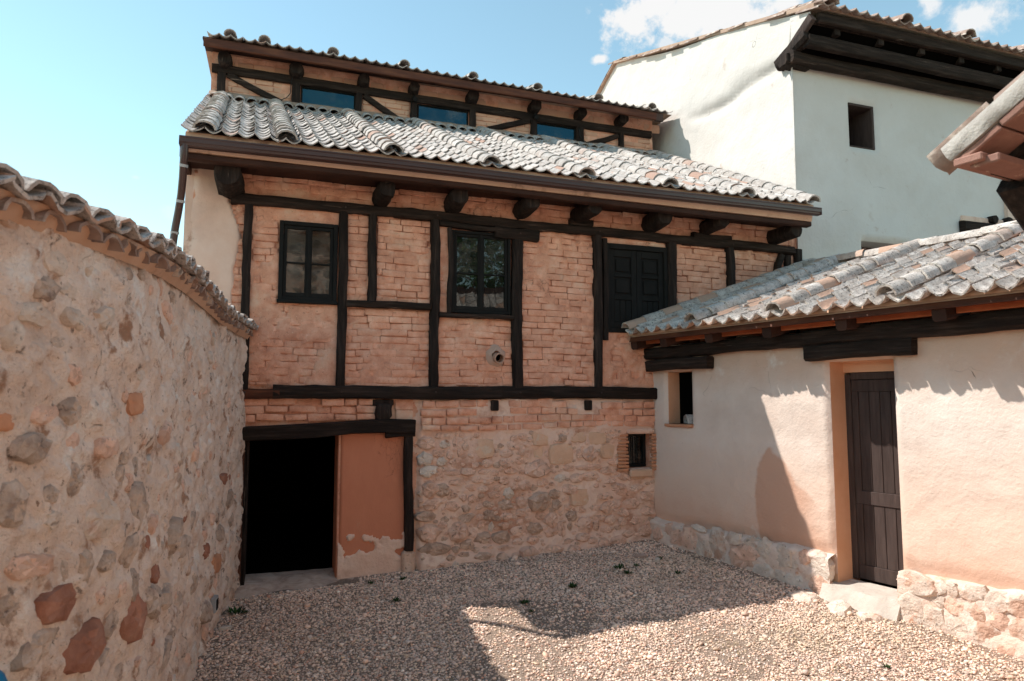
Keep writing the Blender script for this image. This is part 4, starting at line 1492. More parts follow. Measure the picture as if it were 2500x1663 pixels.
def threshold():
    r = random.Random(9)
    mb = MB()
    xs = np.linspace(-.22, 1.25, 14)
    top, fr = [], []
    for i, x in enumerate(xs):
        top.append((x, .45, .0 + r.uniform(-.004, .004)))
        fr.append((x, -.24 - .05 * math.sin(i * .9) + r.uniform(-.02, .02), -.045 + .01 * math.sin(i) + r.uniform(-.006, .006)))
    n = len(xs)
    low = [(x, y - .03, -.3) for x, y, z in fr]
    mb.add(top + fr + low, [(i, i + 1, n + i + 1, n + i) for i in range(n - 1)] + [(n + i, n + i + 1, 2 * n + i + 1, 2 * n + i) for i in range(n - 1)])
    me = mb.mesh('threshold', M['slab'], 'full')
    link('threshold', me, house)


threshold()


def main_roof():
    """channel tiles with a cover ridge every 1.3 m, eave at y=-.75 z=5.25 rising to y=4"""
    r = random.Random(17)
    zE, pit = 5.235, R(27.05)
    tp, cs, sn = math.tan(pit), math.cos(pit), math.sin(pit)
    deck = MB()
    a, b = -.80, 8.14
    yt = 4.02

    def pz(y, o=0):
        return zE + (y + .75) * tp + o
    deck.add([(a, -.70, pz(-.70, -.02)), (b, -.70, pz(-.70, -.02)), (8.42, .0, pz(0, -.02)), (8.42, yt, pz(yt, -.02)), (-.98, yt, pz(yt, -.02)),
              (a, -.70, pz(-.70, -.09)), (b, -.70, pz(-.70, -.09)), (8.42, .0, pz(0, -.09)), (8.42, yt, pz(yt, -.09)), (-.98, yt, pz(yt, -.09))],
             [(0, 1, 2, 3, 4), (9, 8, 7, 6, 5), (0, 5, 6, 1), (1, 6, 7, 2), (2, 7, 8, 3), (3, 8, 9, 4), (4, 9, 5, 0)])
    roof = deck.obj('roof', M['roof_mortar'], house)
    CH = channel_meshes(M['tile'], 8, seed=2)
    AR = channel_meshes(M['tile'], 5, w=.265, ln=.40, dep=.105, th=.022, seed=6, arch=True)
    humps = [-.60, .29, 1.55, 2.83, 4.18, 5.52, 6.83, 8.08]
    specs = []
    expo = .295

    def put(x, row, lst, ms, lift, dx=0, k=1.0, rowoff=0):
        # distance up the slope
        s_ = row * expo + rowoff + r.uniform(-.018, .018)
        y = -.78 + s_ * cs
        if y > yt - .18 or (x > 8.14 and y < .02):
            return
        z = zE + (y + .75) * tp + lift + r.uniform(-.003, .007)
        sh = -.21 * (s_ / 5.33) * (1 - (x + .85) / 9.3)      # verge leans slightly
        lst.append((r.randrange(len(ms)), TRS((x + sh + r.uniform(-.006, .006), y, z), (pit - .055 + r.uniform(-.012, .012), r.uniform(-.045, .045), r.uniform(-.035, .035)), (k, 1, 1))))
    cols = []
    edges = [-.84] + humps + [8.36]
    for i in range(len(edges) - 1):
        p, q = edges[i], edges[i + 1]
        n = max(1, round((q - p) / .187))
        cols += [(p + (j + .5) * (q - p) / n, (q - p) / n / .215) for j in range(n)]
    for x, k in cols:
        off = r.uniform(-.02, .02)
        for row in range(19):
            put(x, row, specs, CH, .018, k=k, rowoff=off)
    scatter(roof, 'roof_tile', specs, CH, 260, CAM_H)
    specs = []
    for x in humps:
        for row in range(19):
            put(x, row, specs, AR, .052, rowoff=-.01)
    scatter(roof, 'cover_tile', specs, AR, 40 if False else 160, CAM_H)
    # mortared flashing against the clerestory, with a row of half round tiles
    sp = []
    x = -.9
    while x < 8.3:
        sp.append((r.randrange(len(AR)), TRS((x, yt - .38, pz(yt - .38, .03)), (pit, 0, r.uniform(-.05, .05)), (.8, .7, .8))))
        x += .205
    scatter(roof, 'flashing_tile', sp, AR, 60, CAM_H)
    fl = MB()
    xs = np.linspace(-1.02, 8.44, 60)
    rows = []
    for y, z in ((yt - .20, .07), (yt - .12, .12), (yt - .02, .13), (yt + .05, .10)):
        rows.append([(x, y + r.uniform(-.012, .012), pz(y, z) + r.uniform(-.008, .008)) for x in xs])
    n = len(xs)
    fl.add(sum(rows, []), [(q * n + i, q * n + i + 1, (q + 1) * n + i + 1, (q + 1) * n + i) for q in range(3) for i in range(n - 1)])
    me = fl.mesh('flashing', M['roof_mortar'], 'full')
    link('flashing', me, roof)
    # mud bedding under the eave tiles
    MB().add([(-.80, -.735, 5.165), (8.13, -.735, 5.165), (8.13, -.70, 5.25), (-.80, -.70, 5.25), (-.80, -.6, 5.17), (8.13, -.6, 5.17)], [(0, 1, 2, 3), (0, 4, 5, 1)]).obj('eave_bedding', M['fascia_mud'], roof)
    # upper roof
    up = MB().box((-1.10, 3.50, 8.50), (-1.05, 3.6, 8.52)).obj('upper_roof', M['roof_mortar'], house)
    p2 = R(17)
    specs = []
    hum = [-.67, -.10, 1.09, 2.41, 3.77, 5.13, 6.50, 7.78]
    C2 = channel_meshes(M['tile'], 6, w=.205, seed=12)
    A2 = channel_meshes(M['tile'], 4, w=.22, ln=.42, dep=.10, seed=14, arch=True)
    x = -1.05
    while x < 8.15:
        for row in range(3 if x < 8 else 2):
            y = 3.46 + row * .30 * math.cos(p2)
            z = 8.535 - .011 * (x + 1) + (y - 3.46) * math.tan(p2) + .03
            specs.append((r.randrange(len(C2)), TRS((x + .1, y + r.uniform(-.012, .012), z), (p2 - .05, r.uniform(-.05, .05), 0), (.95, 1, 1))))
        x += .195
    scatter(up, 'roof_tile', specs, C2, 150, CAM_H)
    specs = []
    for x in hum:
        for row in range(3):
            y = 3.42 + row * .30 * math.cos(p2)
            specs.append((r.randrange(len(A2)), TRS((x, y, 8.535 - .011 * (x + 1) + (y - 3.46) * math.tan(p2) + .075), (p2 - .05, 0, r.uniform(-.05, .05)))))
    scatter(up, 'cover_tile', specs, A2, 60, CAM_H)


main_roof()


def gutters():
    G = M['gutter']
    # moulded gutter profile swept along the eave
    pr = [(0, 0), (.055, 0), (.075, .012), (.080, .035), (.092, .045), (.095, .085), (.104, .095), (.104, .108), (.090, .108), (.086, .095), (.082, .050), (.068, .022), (.05, .010), (0, .010)]
    xs = np.linspace(-.845, 8.16, 30)
    vs, fs = [], []
    n = len(pr)
    for x in xs:
        sag = .006 * math.sin(x * 1.1)
        z = 5.045 + .010 * (x / 8)
        vs += [(x, -.745 - a_, z + b_ + sag) for a_, b_ in pr]
    for i in range(len(xs) - 1):
        fs += [(i * n + j, i * n + (j + 1) % n, (i + 1) * n + (j + 1) % n, (i + 1) * n + j) for j in range(n)]
    g = MB().add(vs, fs)
    g.add([vs[j] for j in range(n)], [tuple(range(n))])
    g.add([vs[-n + j] for j in range(n)], [tuple(range(n))[::-1]])
    g.box((-.848, -.84, 5.05), (-.842, -.745, 5.14)).box((8.16, -.84, 5.06), (8.166, -.745, 5.15))
    gt = g.obj('gutter', G, house)
    ci = [(math.cos(k / 12 * 6.2832) * .042, math.sin(k / 12 * 6.2832) * .042) for k in range(12)]
    pts = [(-.79, -.79, 5.06), (-.795, -.785, 4.97), (-.80, -.76, 4.88), (-.815, -.66, 4.72), (-.84, -.54, 4.55), (-.87, -.46, 4.38), (-.90, -.42, 4.2), (-.93, -.40, 3.9), (-.955, -.39, 3.5), (-.98, -.38, 3.0), (-.98, -.38, 2.6)]
    MB().sweep(pts, ci, up=(0, 1, 0)).obj('downpipe', G, house, True)
    for p in ((-.80, -.745, 4.85), (-.848, -.515, 4.50), (-.905, -.415, 4.15)):
        ck = [(a_ * 1.15, b_ * 1.15) for a_, b_ in ci]
        MB().sweep([p, (p[0] - .003, p[1] + .008, p[2] - .03)], ck, up=(0, 1, 0)).obj('pipe_collar', M['plate'], house, True)


gutters()

# ================================================================== WHITE HOUSE
tower = thing('whitewashed_house', 'tall whitewashed house with a deep black timber eave and small unglazed upper window', 'house', HO, HROT)


def white_house():
    r = random.Random(41)
    TW = (9.70, 10.27, 6.66, 7.46)
    T2 = (9.86, 10.88, 4.20, 4.98)
    T3 = (12.25, 15.5, 4.6, 5.52)
    WL = M['limewash']
    solid('front_wall', 8.47, 16.5, -.3, 8.0, .05, .55, WL, tower, [TW, T2, T3])

    def fd(X, Z):
        return .0 + .05 * (fbm(X * .9, Z * .9, 3, 3) - .5) + .012 * (fbm(X * 5, Z * 5, 8, 3) - .5)
    relief('front_render', 8.44, 16.0, 2.5, 8.15, .07, fd, WL, tower, [TW, T2, T3], edge=0, back=.05, hole_edge=.05)
    # gable: x is the distance back from the corner
    ridge_y, ridge_z = 6.25, 10.93
    f0, z0 = -.52, 8.60
    b0, bz = 12.9, 8.30

    def top(y):
        return np.where(y < ridge_y, z0 + (y - f0) * (ridge_z - z0) / (ridge_y - f0), ridge_z + (y - ridge_y) * (bz - ridge_z) / (b0 - ridge_y)) + .05 * np.sin(y * 1.3) * .6
    ys = np.linspace(f0, b0, 150)
    zz = np.linspace(0, 1, 110)
    Yg, T = np.meshgrid(ys, zz, indexing='ij')
    lowz = np.where(Yg < 0, 7.95 + (-Yg) * 1.05, 3.2)
    lowz = np.where(Yg < 0, np.minimum(lowz, top(Yg) - .06), lowz)
    Z = lowz + (top(Yg) - lowz) * T
    # diagonal ledge across the gable and lumpy lime render
    led = (Z - (7.88 + .088 * Yg + .10 * np.sin(Yg * 2.2)))
    led = led + .16 * (fbm(Yg * 3, Z * 3, 77, 3) - .5)
    line = np.exp(-(led / .09) ** 2) * sstep(Yg, -.2, .3) * sstep(Yg, 3.4, 2.0)
    bulge = .05 * sstep(led, .0, .30) * sstep(Yg, 4.2, 1.5)
    X = 8.45 - bulge - .05 * (fbm(Yg * .8, Z * .8, 5, 4) - .5) - .02 * (fbm(Yg * 4, Z * 4, 9, 3) - .5) + .06 * line
    V = np.stack([X, Yg, Z], -1).reshape(-1, 3)
    nz = len(zz)
    I, J = np.meshgrid(np.arange(len(ys) - 1), np.arange(nz - 1), indexing='ij')
    q = np.stack([I * nz + J, I * nz + J + 1, (I + 1) * nz + J + 1, (I + 1) * nz + J], -1).reshape(-1, 4)
    link('gable_wall', fast_mesh('gable_wall', V, q, WL), tower)
    c = MB()
    c.add([(8.56, .3, -.3), (8.56, b0, -.3), (8.56, b0, bz - .1), (8.56, ridge_y, ridge_z - .1), (8.56, .3, 8.75), (8.56, .3, 7.9),
           (8.9, .3, -.3), (8.9, b0, -.3), (8.9, b0, bz - .1), (8.9, ridge_y, ridge_z - .1), (8.9, .3, 8.75), (8.9, .3, 7.9)],
          [(0, 1, 2, 3, 4, 5), (11, 10, 9, 8, 7, 6), (0, 6, 7, 1), (1, 7, 8, 2), (2, 8, 9, 3), (3, 9, 10, 4), (4, 10, 11, 5), (5, 11, 6, 0)])
    c.box((16.4, .3, -.3), (16.5, b0, 8.3)).box((8.9, b0 - .3, -.3), (16.5, b0, 8.2))
    c.obj('wall_core', WL, tower)
    # rooms behind the openings, their shade painted on as black
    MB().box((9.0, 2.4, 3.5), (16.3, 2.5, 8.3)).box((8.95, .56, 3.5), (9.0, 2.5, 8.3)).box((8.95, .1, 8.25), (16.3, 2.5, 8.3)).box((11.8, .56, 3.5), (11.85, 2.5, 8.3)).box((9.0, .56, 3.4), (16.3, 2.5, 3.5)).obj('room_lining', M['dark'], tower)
    # roof slabs
    rf = MB()
    x0, x1 = 8.36, 17.0
    k = (ridge_z - z0) / (ridge_y - f0)
    rf.add([(x0, f0 - .12, z0 - .02), (x1, f0 - .12, z0 - .02), (x1, ridge_y, ridge_z + .02), (x0, ridge_y, ridge_z + .02), (x0, b0, bz), (x1, b0, bz),
            (x0, f0 - .12, z0 + .05), (x1, f0 - .12, z0 + .05), (x1, ridge_y, ridge_z + .09), (x0, ridge_y, ridge_z + .09), (x0, b0, bz + .07), (x1, b0, bz + .07)],
           [(0, 3, 2, 1), (3, 4, 5, 2), (6, 7, 8, 9), (9, 8, 11, 10), (0, 1, 7, 6), (0, 6, 9, 3), (3, 9, 10, 4), (1, 2, 8, 7), (2, 5, 11, 8), (4, 10, 11, 5)])
    roof = rf.obj('roof', M['roof_mortar'], tower)
    pit = math.atan(k)
    C3 = channel_meshes(M['tile_red'], 6, w=.25, ln=.5, dep=.07, th=.02, seed=22)
    A3 = channel_meshes(M['tile_red'], 4, w=.28, ln=.5, dep=.12, th=.02, seed=23, arch=True)
    sp = []
    x = 8.42
    while x < 16.6:
        for row in range(3):
            y = f0 - .24 + row * .38 * math.cos(pit)
            sp.append((r.randrange(6), TRS((x + .11, y, z0 + .03 + (y - f0) * k + .03), (pit - .05, r.uniform(-.05, .05), r.uniform(-.02, .02)))))
        x += .235
    scatter(roof, 'roof_tile', sp, C3, 120, CAM_H)
    sp = []
    for x in (8.62, 10.22, 11.70, 13.2, 14.7):
        for row in range(3):
            y = f0 - .27 + row * .38 * math.cos(pit)
            sp.append((r.randrange(4), TRS((x, y, z0 + .12 + (y - f0) * k), (pit - .05, 0, 0))))
    # verge tiles lying along the gable top
    y = f0 - .2
    while y < ridge_y:
        sp.append((r.randrange(4), TRS((8.47 + r.uniform(-.03, .03), y, float(top(np.array(y))) + .035 + r.uniform(-.01, .015)), (pit - .04, r.uniform(-.1, .1), r.uniform(-.04, .04)), (.95, 1, .55))))
        y += .36
    scatter(roof, 'cover_tile', sp, A3, 60, CAM_H)
    sp = []
    y = ridge_y
    p3 = math.atan((bz - ridge_z) / (b0 - ridge_y))
    while y < 12:
        sp.append((0, TRS((8.47, y, float(top(np.array(y))) + .035), (p3, 0, 0), (.95, 1, .55))))
        y += .36
    scatter(roof, 'verge_tile', sp, A3, 30, CAM_H)
    MB().bev((8.47, -.045, 7.93), (16.9, -.02, 8.46), .004).obj('eave_board', M['timber'], tower)
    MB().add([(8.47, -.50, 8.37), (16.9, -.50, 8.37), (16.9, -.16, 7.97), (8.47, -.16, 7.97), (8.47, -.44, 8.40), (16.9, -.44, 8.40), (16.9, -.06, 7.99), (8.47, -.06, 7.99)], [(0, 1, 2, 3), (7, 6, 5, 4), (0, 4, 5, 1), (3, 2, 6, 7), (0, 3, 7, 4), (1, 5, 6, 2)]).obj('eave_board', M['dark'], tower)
    # black timber eave, built up in tiers
    T = M['timber_h']
    e = lambda p, q_, w, d, nm, m=T: timber(MB(), p, q_, w, d, r, jit=.006, seg=14, up=(0, 1, 0)).obj(nm, m, tower, True)
    e((8.50, f0 - .06, 8.47), (16.9, f0 - .06, 8.47), .17, .08, 'eave_fascia')
    e((8.42, -.38, 8.16), (16.9, -.38, 8.16), .20, .16, 'eave_bearer')
    e((8.30, -.12, 7.98), (16.9, -.12, 7.98), .20, .20, 'wall_plate')
    x = 8.9
    while x < 16:
        MB().bev((x, f0 - .0, 8.28), (x + .13, .1, 8.38), .01).obj('joist', M['timber'], tower)
        x += .95
    MB().add([(8.46, f0, 8.42), (16.9, f0, 8.42), (16.9, .1, 8.44), (8.46, .1, 8.44), (8.46, f0, 8.38), (16.9, f0, 8.38), (16.9, .1, 8.40), (8.46, .1, 8.40)],
             [(0, 1, 2, 3), (7, 6, 5, 4), (0, 4, 5, 1), (3, 2, 6, 7), (0, 3, 7, 4), (1, 5, 6, 2)]).obj('soffit', M['timber'], tower)
    # beam ends showing on the gable side
    timber(MB(), (8.40, -.56, 8.47), (8.40, .28, 7.99), .17, .09, r, up=(1, 0, 0), jit=.005).obj('verge_strut', M['door_wood'], tower, True)
    log(MB(), (8.42, .25, 8.00), (8.44, -.42, 8.25), .11, r, sq=.3).obj('bracket_log', M['timber'], tower, True)
    log(MB(), (8.75, -.02, 7.96), (8.24, -.02, 7.96), .12, r, sq=.4).obj('plate_end', M['timber'], tower, True)
    # unglazed window frame
    a, b, c_, d = TW
    f = MB()
    f.bev((a, .03, d - .045), (b, .56, d), .006).bev((b - .05, .03, c_), (b, .56, d - .045), .006).bev((a, .10, c_), (a + .02, .56, d - .045), .005).bev((a, .03, c_), (b - .05, .56, c_ + .02), .005)
    f.obj('window_frame', M['door_wood'], tower)
    a, b, c_, d = T2
    w = MB().bev((a + .02, .40, c_), (b - .02, .46, d - .02), .006).obj('window_board', M['brown_wood'], tower)
    g = MB().bev((a + .04, .36, c_), (a + .07, .40, 4.72), .004).bev((a + .30, .36, c_), (a + .33, .40, 4.72), .004).bev((a + .07, .36, 4.69), (a + .30, .40, 4.72), .004)
    w2 = g.obj('small_casement', M['plate'], tower)
    MB().box((a + .07, .385, c_), (a + .30, .39, 4.69)).obj('pane', M['glass'], w2)
    # open loggia at the far right, lintel with round log ends on it
    a, b, c_, d = T3
    timber(MB(), (a - .05, -.02, 5.42), (b, -.02, 5.40), .20, .2, r).obj('loggia_lintel', T, tower, True)
    MB().bev((a + .0, .1, 4.6), (b, .2, 5.30), .01).obj('loggia_board', M['timber'], tower)
    x = 13.0
    while x < 15.4:
        log(MB(), (x, .3, 5.60), (x, -.12, 5.60), .085, r).obj('log_end', M['timber'], tower, True)
        x += .40
    MB().bev((a - .02, -.03, 5.52), (13.9, .05, 5.64), .02).obj('lintel_mortar', M['mortar'], tower)
    # stub wall in front at the far right
    solid('side_bay', 13.42, 16.5, -.3, 7.6, -.06, .04, M['lime'], tower, [(13.42, 16.5, 4.6, 5.66)])
    log(MB(), (13.75, 0, 5.98), (13.75, -.22, 5.95), .03, r).obj('drain_spout', M['plate'], tower, True)


white_house()

# ================================================================== OUTBUILDING
wing = thing('low_outbuilding', 'low cream plastered outbuilding with a heavy lichened tile roof and a narrow dark door', 'outbuilding', WO, WROT)
CAM_W = Vector((7.63, -7.24, 2.2))


def outbuilding():
    r = random.Random(51)
    ND = (.29, .765, 1.86, 2.61)
    DR = (2.88, 3.62, -.3, 2.64)
    XE = 5.35
    solid('wall_core', .0, XE, -.4, 3.0, .04, .46, M['wing_orange'], wing, [ND, DR])
    MB().box((.6, .40, -.4), (.7, 2.7, 3.2)).box((XE - .1, .40, -.4), (XE, 2.9, 3.2)).box((.7, 2.6, -.4), (XE, 2.9, 4.2)).obj('rear_wall', M['lime'], wing)
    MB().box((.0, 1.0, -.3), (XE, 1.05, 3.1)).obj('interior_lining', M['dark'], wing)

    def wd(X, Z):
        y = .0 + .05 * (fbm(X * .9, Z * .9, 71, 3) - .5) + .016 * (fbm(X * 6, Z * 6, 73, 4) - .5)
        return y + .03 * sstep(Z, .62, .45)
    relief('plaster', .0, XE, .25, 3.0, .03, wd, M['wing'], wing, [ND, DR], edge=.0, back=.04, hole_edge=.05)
    # niche with a sill tile; a black sheet paints the shade at its back
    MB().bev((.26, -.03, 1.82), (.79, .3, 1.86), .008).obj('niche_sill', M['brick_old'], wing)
    MB().box((.27, .27, 1.84), (.80, .30, 2.63)).obj('niche_shade_sheet', M['dark'], wing)
    # door: frame, leaf of planks with ledge
    y = .33
    a, b, z0, z1 = 2.89, 3.62, .17, 2.50
    fr = MB().bev((a - .02, y - .01, z0), (a + .055, y + .09, z1), .006).bev((b - .05, y - .01, z0), (b + .02, y + .09, z1), .006).bev((a + .055, y - .01, z1 - .06), (b - .05, y + .09, z1 + .02), .006)
    fr.obj('door_frame', M['door_wood'], wing)
    MB().box((a - .02, y - .03, z1 + .022), (b + .02, y + .12, 2.66)).obj('door_header', M['wing_orange'], wing)
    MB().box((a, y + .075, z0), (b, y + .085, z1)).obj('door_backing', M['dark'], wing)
    lf = MB().bev((a + .055, y + .01, z0 + .01), (b - .05, y + .04, z0 + .17), .005).bev((a + .055, y + .01, 1.02), (b - .05, y + .04, 1.17), .005).bev((a + .055, y + .01, z1 - .2), (b - .05, y + .04, z1 - .065), .005)
    lf.bev((a + .055, y + .01, z0 + .17), (a + .13, y + .04, 1.02), .004).bev((a + .055, y + .01, 1.17), (a + .13, y + .04, z1 - .2), .004)
    lf.bev((b - .10, y + .01, z0 + .17), (b - .05, y + .04, 1.02), .004).bev((b - .10, y + .01, 1.17), (b - .05, y + .04, z1 - .2), .004)
    door = lf.obj('door', M['door_wood'], wing)
    for lo, hi in ((z0 + .17, 1.02), (1.17, z1 - .2)):
        n = 4
        w = (b - .10 - a - .13) / n
        for i in range(n):
            MB().bev((a + .13 + i * w + .003, y + .022, lo), (a + .13 + (i + 1) * w - .003, y + .05, hi), .004).obj('plank', M['door_wood'], door)
    # timbers under the eave
    T, S = M['timber_h'], M['soffit']
    t = lambda p, q_, w, d, nm, m=T: timber(MB(), p, q_, w, d, r, jit=.007).obj(nm, m, wing, True)
    t((-.05, -.03, 2.89), (2.7, -.03, 2.91), .17, .22, 'wall_beam')
    t((2.66, -.035, 2.92), (5.6, -.035, 2.95), .18, .22, 'wall_beam')
    t((-.02, -.05, 2.71), (1.19, -.05, 2.715), .17, .16, 'short_lintel')
    t((2.67, -.055, 2.745), (3.90, -.055, 2.755), .19, .16, 'door_lintel')
    for x in (.02, .62, 1.45, 2.35, 3.30, 4.30, 5.2):
        timber(MB(), (x, .1, 3.10), (x, -.37, 3.015), .14, .13, r, up=(1, 0, 0), jit=.004).obj('rafter_end', S, wing, True)
    pit = math.atan(1.13 / 3.17)
    tp = math.tan(pit)
    xs = [-.02, .69, 1.52, 2.42, 3.37, 4.37, 5.27, 5.45]
    for p, q_ in zip(xs[:-1], xs[1:]):
        MB().add([(p, -.40, 3.075), (q_, -.40, 3.075), (q_, .06, 3.075 + .46 * tp), (p, .06, 3.075 + .46 * tp), (p, -.40, 3.095), (q_, -.40, 3.095), (q_, .06, 3.095 + .46 * tp), (p, .06, 3.095 + .46 * tp)],
                 [(0, 3, 2, 1), (4, 5, 6, 7), (0, 1, 5, 4), (1, 2, 6, 5), (2, 3, 7, 6), (3, 0, 4, 7)]).obj('soffit_board', M['orange_board'], wing)
    # infill boards between rafter feet and wall beam
    for p, q_ in zip((.09, .69, 1.52, 2.42, 3.37, 4.37), (.55, 1.38, 2.28, 3.23, 4.23, 5.13)):
        MB().bev((p, -.20, 3.03), (q_, -.17, 3.09), .004).obj('infill_board', M['orange_board'], wing)
    MB().add([(-.02, -.43, 3.06), (5.45, -.43, 3.07), (5.45, -.40, 3.15), (-.02, -.40, 3.14), (-.02, -.36, 3.06), (5.45, -.36, 3.07), (5.45, -.34, 3.15), (-.02, -.34, 3.14)],
             [(0, 1, 2, 3), (7, 6, 5, 4), (0, 4, 5, 1), (3, 2, 6, 7), (0, 3, 7, 4), (1, 5, 6, 2)]).obj('eave_board', M['brown_wood'], wing)
    # roof deck; its left verge runs along the long house
    zE = 3.18

    def pz(y, o=0):
        return zE + (y + .47) * tp + o
    yr = 2.70
    vx = .71
    deck = MB()
    P = [(-.0, -.42), (5.45, -.42), (5.45, yr), (vx, yr)]
    deck.add([(x, y_, pz(y_, -.02)) for x, y_ in P] + [(x, y_, pz(y_, -.07)) for x, y_ in P], [(0, 1, 2, 3), (7, 6, 5, 4), (0, 4, 5, 1), (1, 5, 6, 2), (2, 6, 7, 3), (3, 7, 4, 0)])
    deck.add([(vx, yr, pz(yr, -.02)), (5.45, yr, pz(yr, -.02)), (5.45, yr + .4, pz(yr, -.25)), (vx, yr + .4, pz(yr, -.25))], [(0, 1, 2, 3)])
    roof = deck.obj('roof', M['roof_mortar'], wing)
    CH = channel_meshes(M['tile_warm'], 8, w=.215, ln=.44, dep=.068, th=.02, seed=31)
    AR = channel_meshes(M['tile_warm'], 6, w=.235, ln=.46, dep=.115, th=.022, seed=33, arch=True)
    humps = [.06, 1.35, 2.58, 3.92, 5.28]
    ch, ar = [], []
    expo = .30
    cols = []
    for p, q_ in zip(humps[:-1], humps[1:]):
        n = round((q_ - p) / .205)
        cols += [(p + (j + .5) * (q_ - p) / n, (q_ - p) / n / .215) for j in range(n)]

    def lim(x):
        return min(yr - .1, (x - .10) * 4.45 - .45)
    for x, k in cols:
        off = r.uniform(-.03, .02)
        for row in range(12):
            s_ = row * expo + off + r.uniform(-.025, .025)
            y_ = (-.57 if row == 0 else -.54) + s_ * math.cos(pit)
            if y_ > lim(x) - .05 or y_ > yr - .2:
                continue
            ch.append((r.randrange(8), TRS((x + r.uniform(-.01, .01), y_, pz(y_, .02 + r.uniform(-.004, .008))), (pit - .06 + r.uniform(-.03, .03), r.uniform(-.07, .07), r.uniform(-.04, .04)), (k * (.935 if row == 0 else .955), 1, 1))))
    for x in humps[1:]:
        for row in range(11):
            y_ = -.57 + row * .31 * math.cos(pit)
            if y_ > yr - .25:
                continue
            ar.append((r.randrange(6), TRS((x + r.uniform(-.02, .02), y_, pz(y_, .078 + r.uniform(0, .012))), (pit - .06, r.uniform(-.05, .05), r.uniform(-.05, .05)))))
    # verge covers follow the long house wall
    va = math.atan2(.219, .975)
    for row in range(11):
        s_ = row * .31
        y_ = -.53 + s_ * .975
        if y_ > yr - .2:
            break
        ar.append((r.randrange(6), TRS((.02 + s_ * .219, y_, pz(y_, .075)), (pit - .05, 0, -va), (1.1, 1, 1))))
        if row < 10:
            ar.append((r.randrange(6), TRS((.18 + s_ * .219, y_ + .1, pz(y_, .055)), (pit - .05, .2, -va), (.8, 1, .8))))
    # ridge covers
    x = vx
    while x < 5.4:
        ar.append((r.randrange(6), TRS((x, yr - .03 + r.uniform(-.02, .02), pz(yr, .04)), (r.uniform(-.04, .04), 0, -math.pi / 2 + r.uniform(-.05, .05)), (1.05, 1, 1.0))))
        x += .34
    scatter(roof, 'roof_tile', ch, CH, 240, CAM_W)
    scatter(roof, 'cover_tile', ar, AR, 120, CAM_W)
    # mortar showing under the eave tiles between boards and clay
    m_ = MB()
    n = 60
    xs = np.linspace(-.0, 5.45, n)
    rows = [[(x, -.455 + r.uniform(-.008, .008), 3.145) for x in xs], [(x, -.450 + r.uniform(-.008, .008), 3.165 + r.uniform(-.006, .006)) for x in xs], [(x, -.40, 3.215) for x in xs]]
    m_.add(sum(rows, []), [(q * n + i, q * n + i + 1, (q + 1) * n + i + 1, (q + 1) * n + i) for q in range(2) for i in range(n - 1)])
    link('eave_bedding', m_.mesh('eave_bedding', M['fascia_mud'], 'full'), roof)

    # plinth of rough limestone
    def pdsp(X, Z):
        gl = .30 + .0 * X
        y = -.09 - .06 * (fbm(X * 2, Z * 3, 81, 3) - .5) - .05 * sstep(Z, .3, -.2) + .05 * (fbm(X * 8, Z * 9, 82, 3) - .5)
        topz = .475 - .02 * np.sin(X * 2.1) + .07 * (fbm(X * 4, X * 0, 83, 3) - .5)
        return y + .20 * sstep(Z, topz - .05, topz + .03)
    for a_, b_ in ((.0, 2.86), (3.62, 5.35)):
        relief('plinth_mortar', a_, b_, -.4, .60, .022, pdsp, M['plinth_mortar'], wing, edge=0)
    PS = [(0.81,0.3,0.33,0.27),(1.25,0.29,0.25,0.33),(1.51,0.42,0.19,0.13),(1.72,0.2,0.39,0.31),(2.0,0.12,0.26,0.18),(2.01,0.38,0.2,0.18),(2.25,0.34,0.21,0.2),(1.82,0.43,0.2,0.1),(2.21,0.07,0.16,0.17),(2.44,0.1,0.24,0.15),(2.54,0.38,0.13,0.14),(2.74,0.33,0.22,0.21),(2.41,0.3,0.16,0.12),(1.45,0.13,0.22,0.19),(1.02,0.2,0.23,0.26),(0.56,0.25,0.29,0.21),(0.36,0.32,0.23,0.19),(2.74,0.10,0.22,0.2),(3.80,0.37,0.34,0.17),(4.03,0.38,0.12,0.11),(4.14,0.38,0.1,0.12),(3.76,0.11,0.25,0.30),(3.98,0.24,0.16,0.15),(3.98,0.04,0.15,0.24),(4.17,0.24,0.16,0.14),(4.33,0.39,0.18,0.13),(4.52,0.36,0.19,0.16),(4.33,0.20,0.16,0.14),(4.16,0.04,0.22,0.15),(4.43,0.06,0.17,0.18),(4.70,0.37,0.17,0.16),(4.55,0.20,0.13,0.14),(4.69,0.14,0.16,0.21),(3.66,-.08,0.16,0.2),(3.88,-0.12,0.17,0.15),(4.9,.3,.25,.2),(4.9,.05,.22,.2),(5.15,.2,.25,.3),(4.62,-0.06,0.16,0.12),(.13,.28,.2,.2),(1.2,.03,.2,.14),(.95,.47,.2,.07),(2.6,-.02,.2,.14)]
    SM = stone_meshes(M['stone_pale'], 9, 61)
    SN = stone_meshes(M['stone'], 5, 63)
    for i, (x, z, w, h) in enumerate(PS):
        ms = SN if (x < .9 or i % 7 == 3) else SM
        d = min(w, h) * .34
        o = link('stone', ms[r.randrange(len(ms))], wing)
        o.matrix_basis = TRS((x, float(pdsp(np.array(x), np.array(min(z, .38)))) + d * .20, z), (r.uniform(-.25, .1), r.uniform(-.2, .2), r.uniform(-.2, .2)), (w * 1.34, d, h * 1.34))
    # flat stone capping the plinth right of the door, and door step
        st = MB()
    n = 10
    xs = np.linspace(2.80, 3.66, n)
    yF = [-.14 - .03 * math.sin(i * 1.3) for i in range(n)]
    A = [(x, .30, .165) for x in xs]
    B = [(x, yF[i], .155 + r.uniform(-.01, .01)) for i, x in enumerate(xs)]
    Cc = [(x, yF[i] - .03, .10 + r.uniform(-.015, .015)) for i, x in enumerate(xs)]
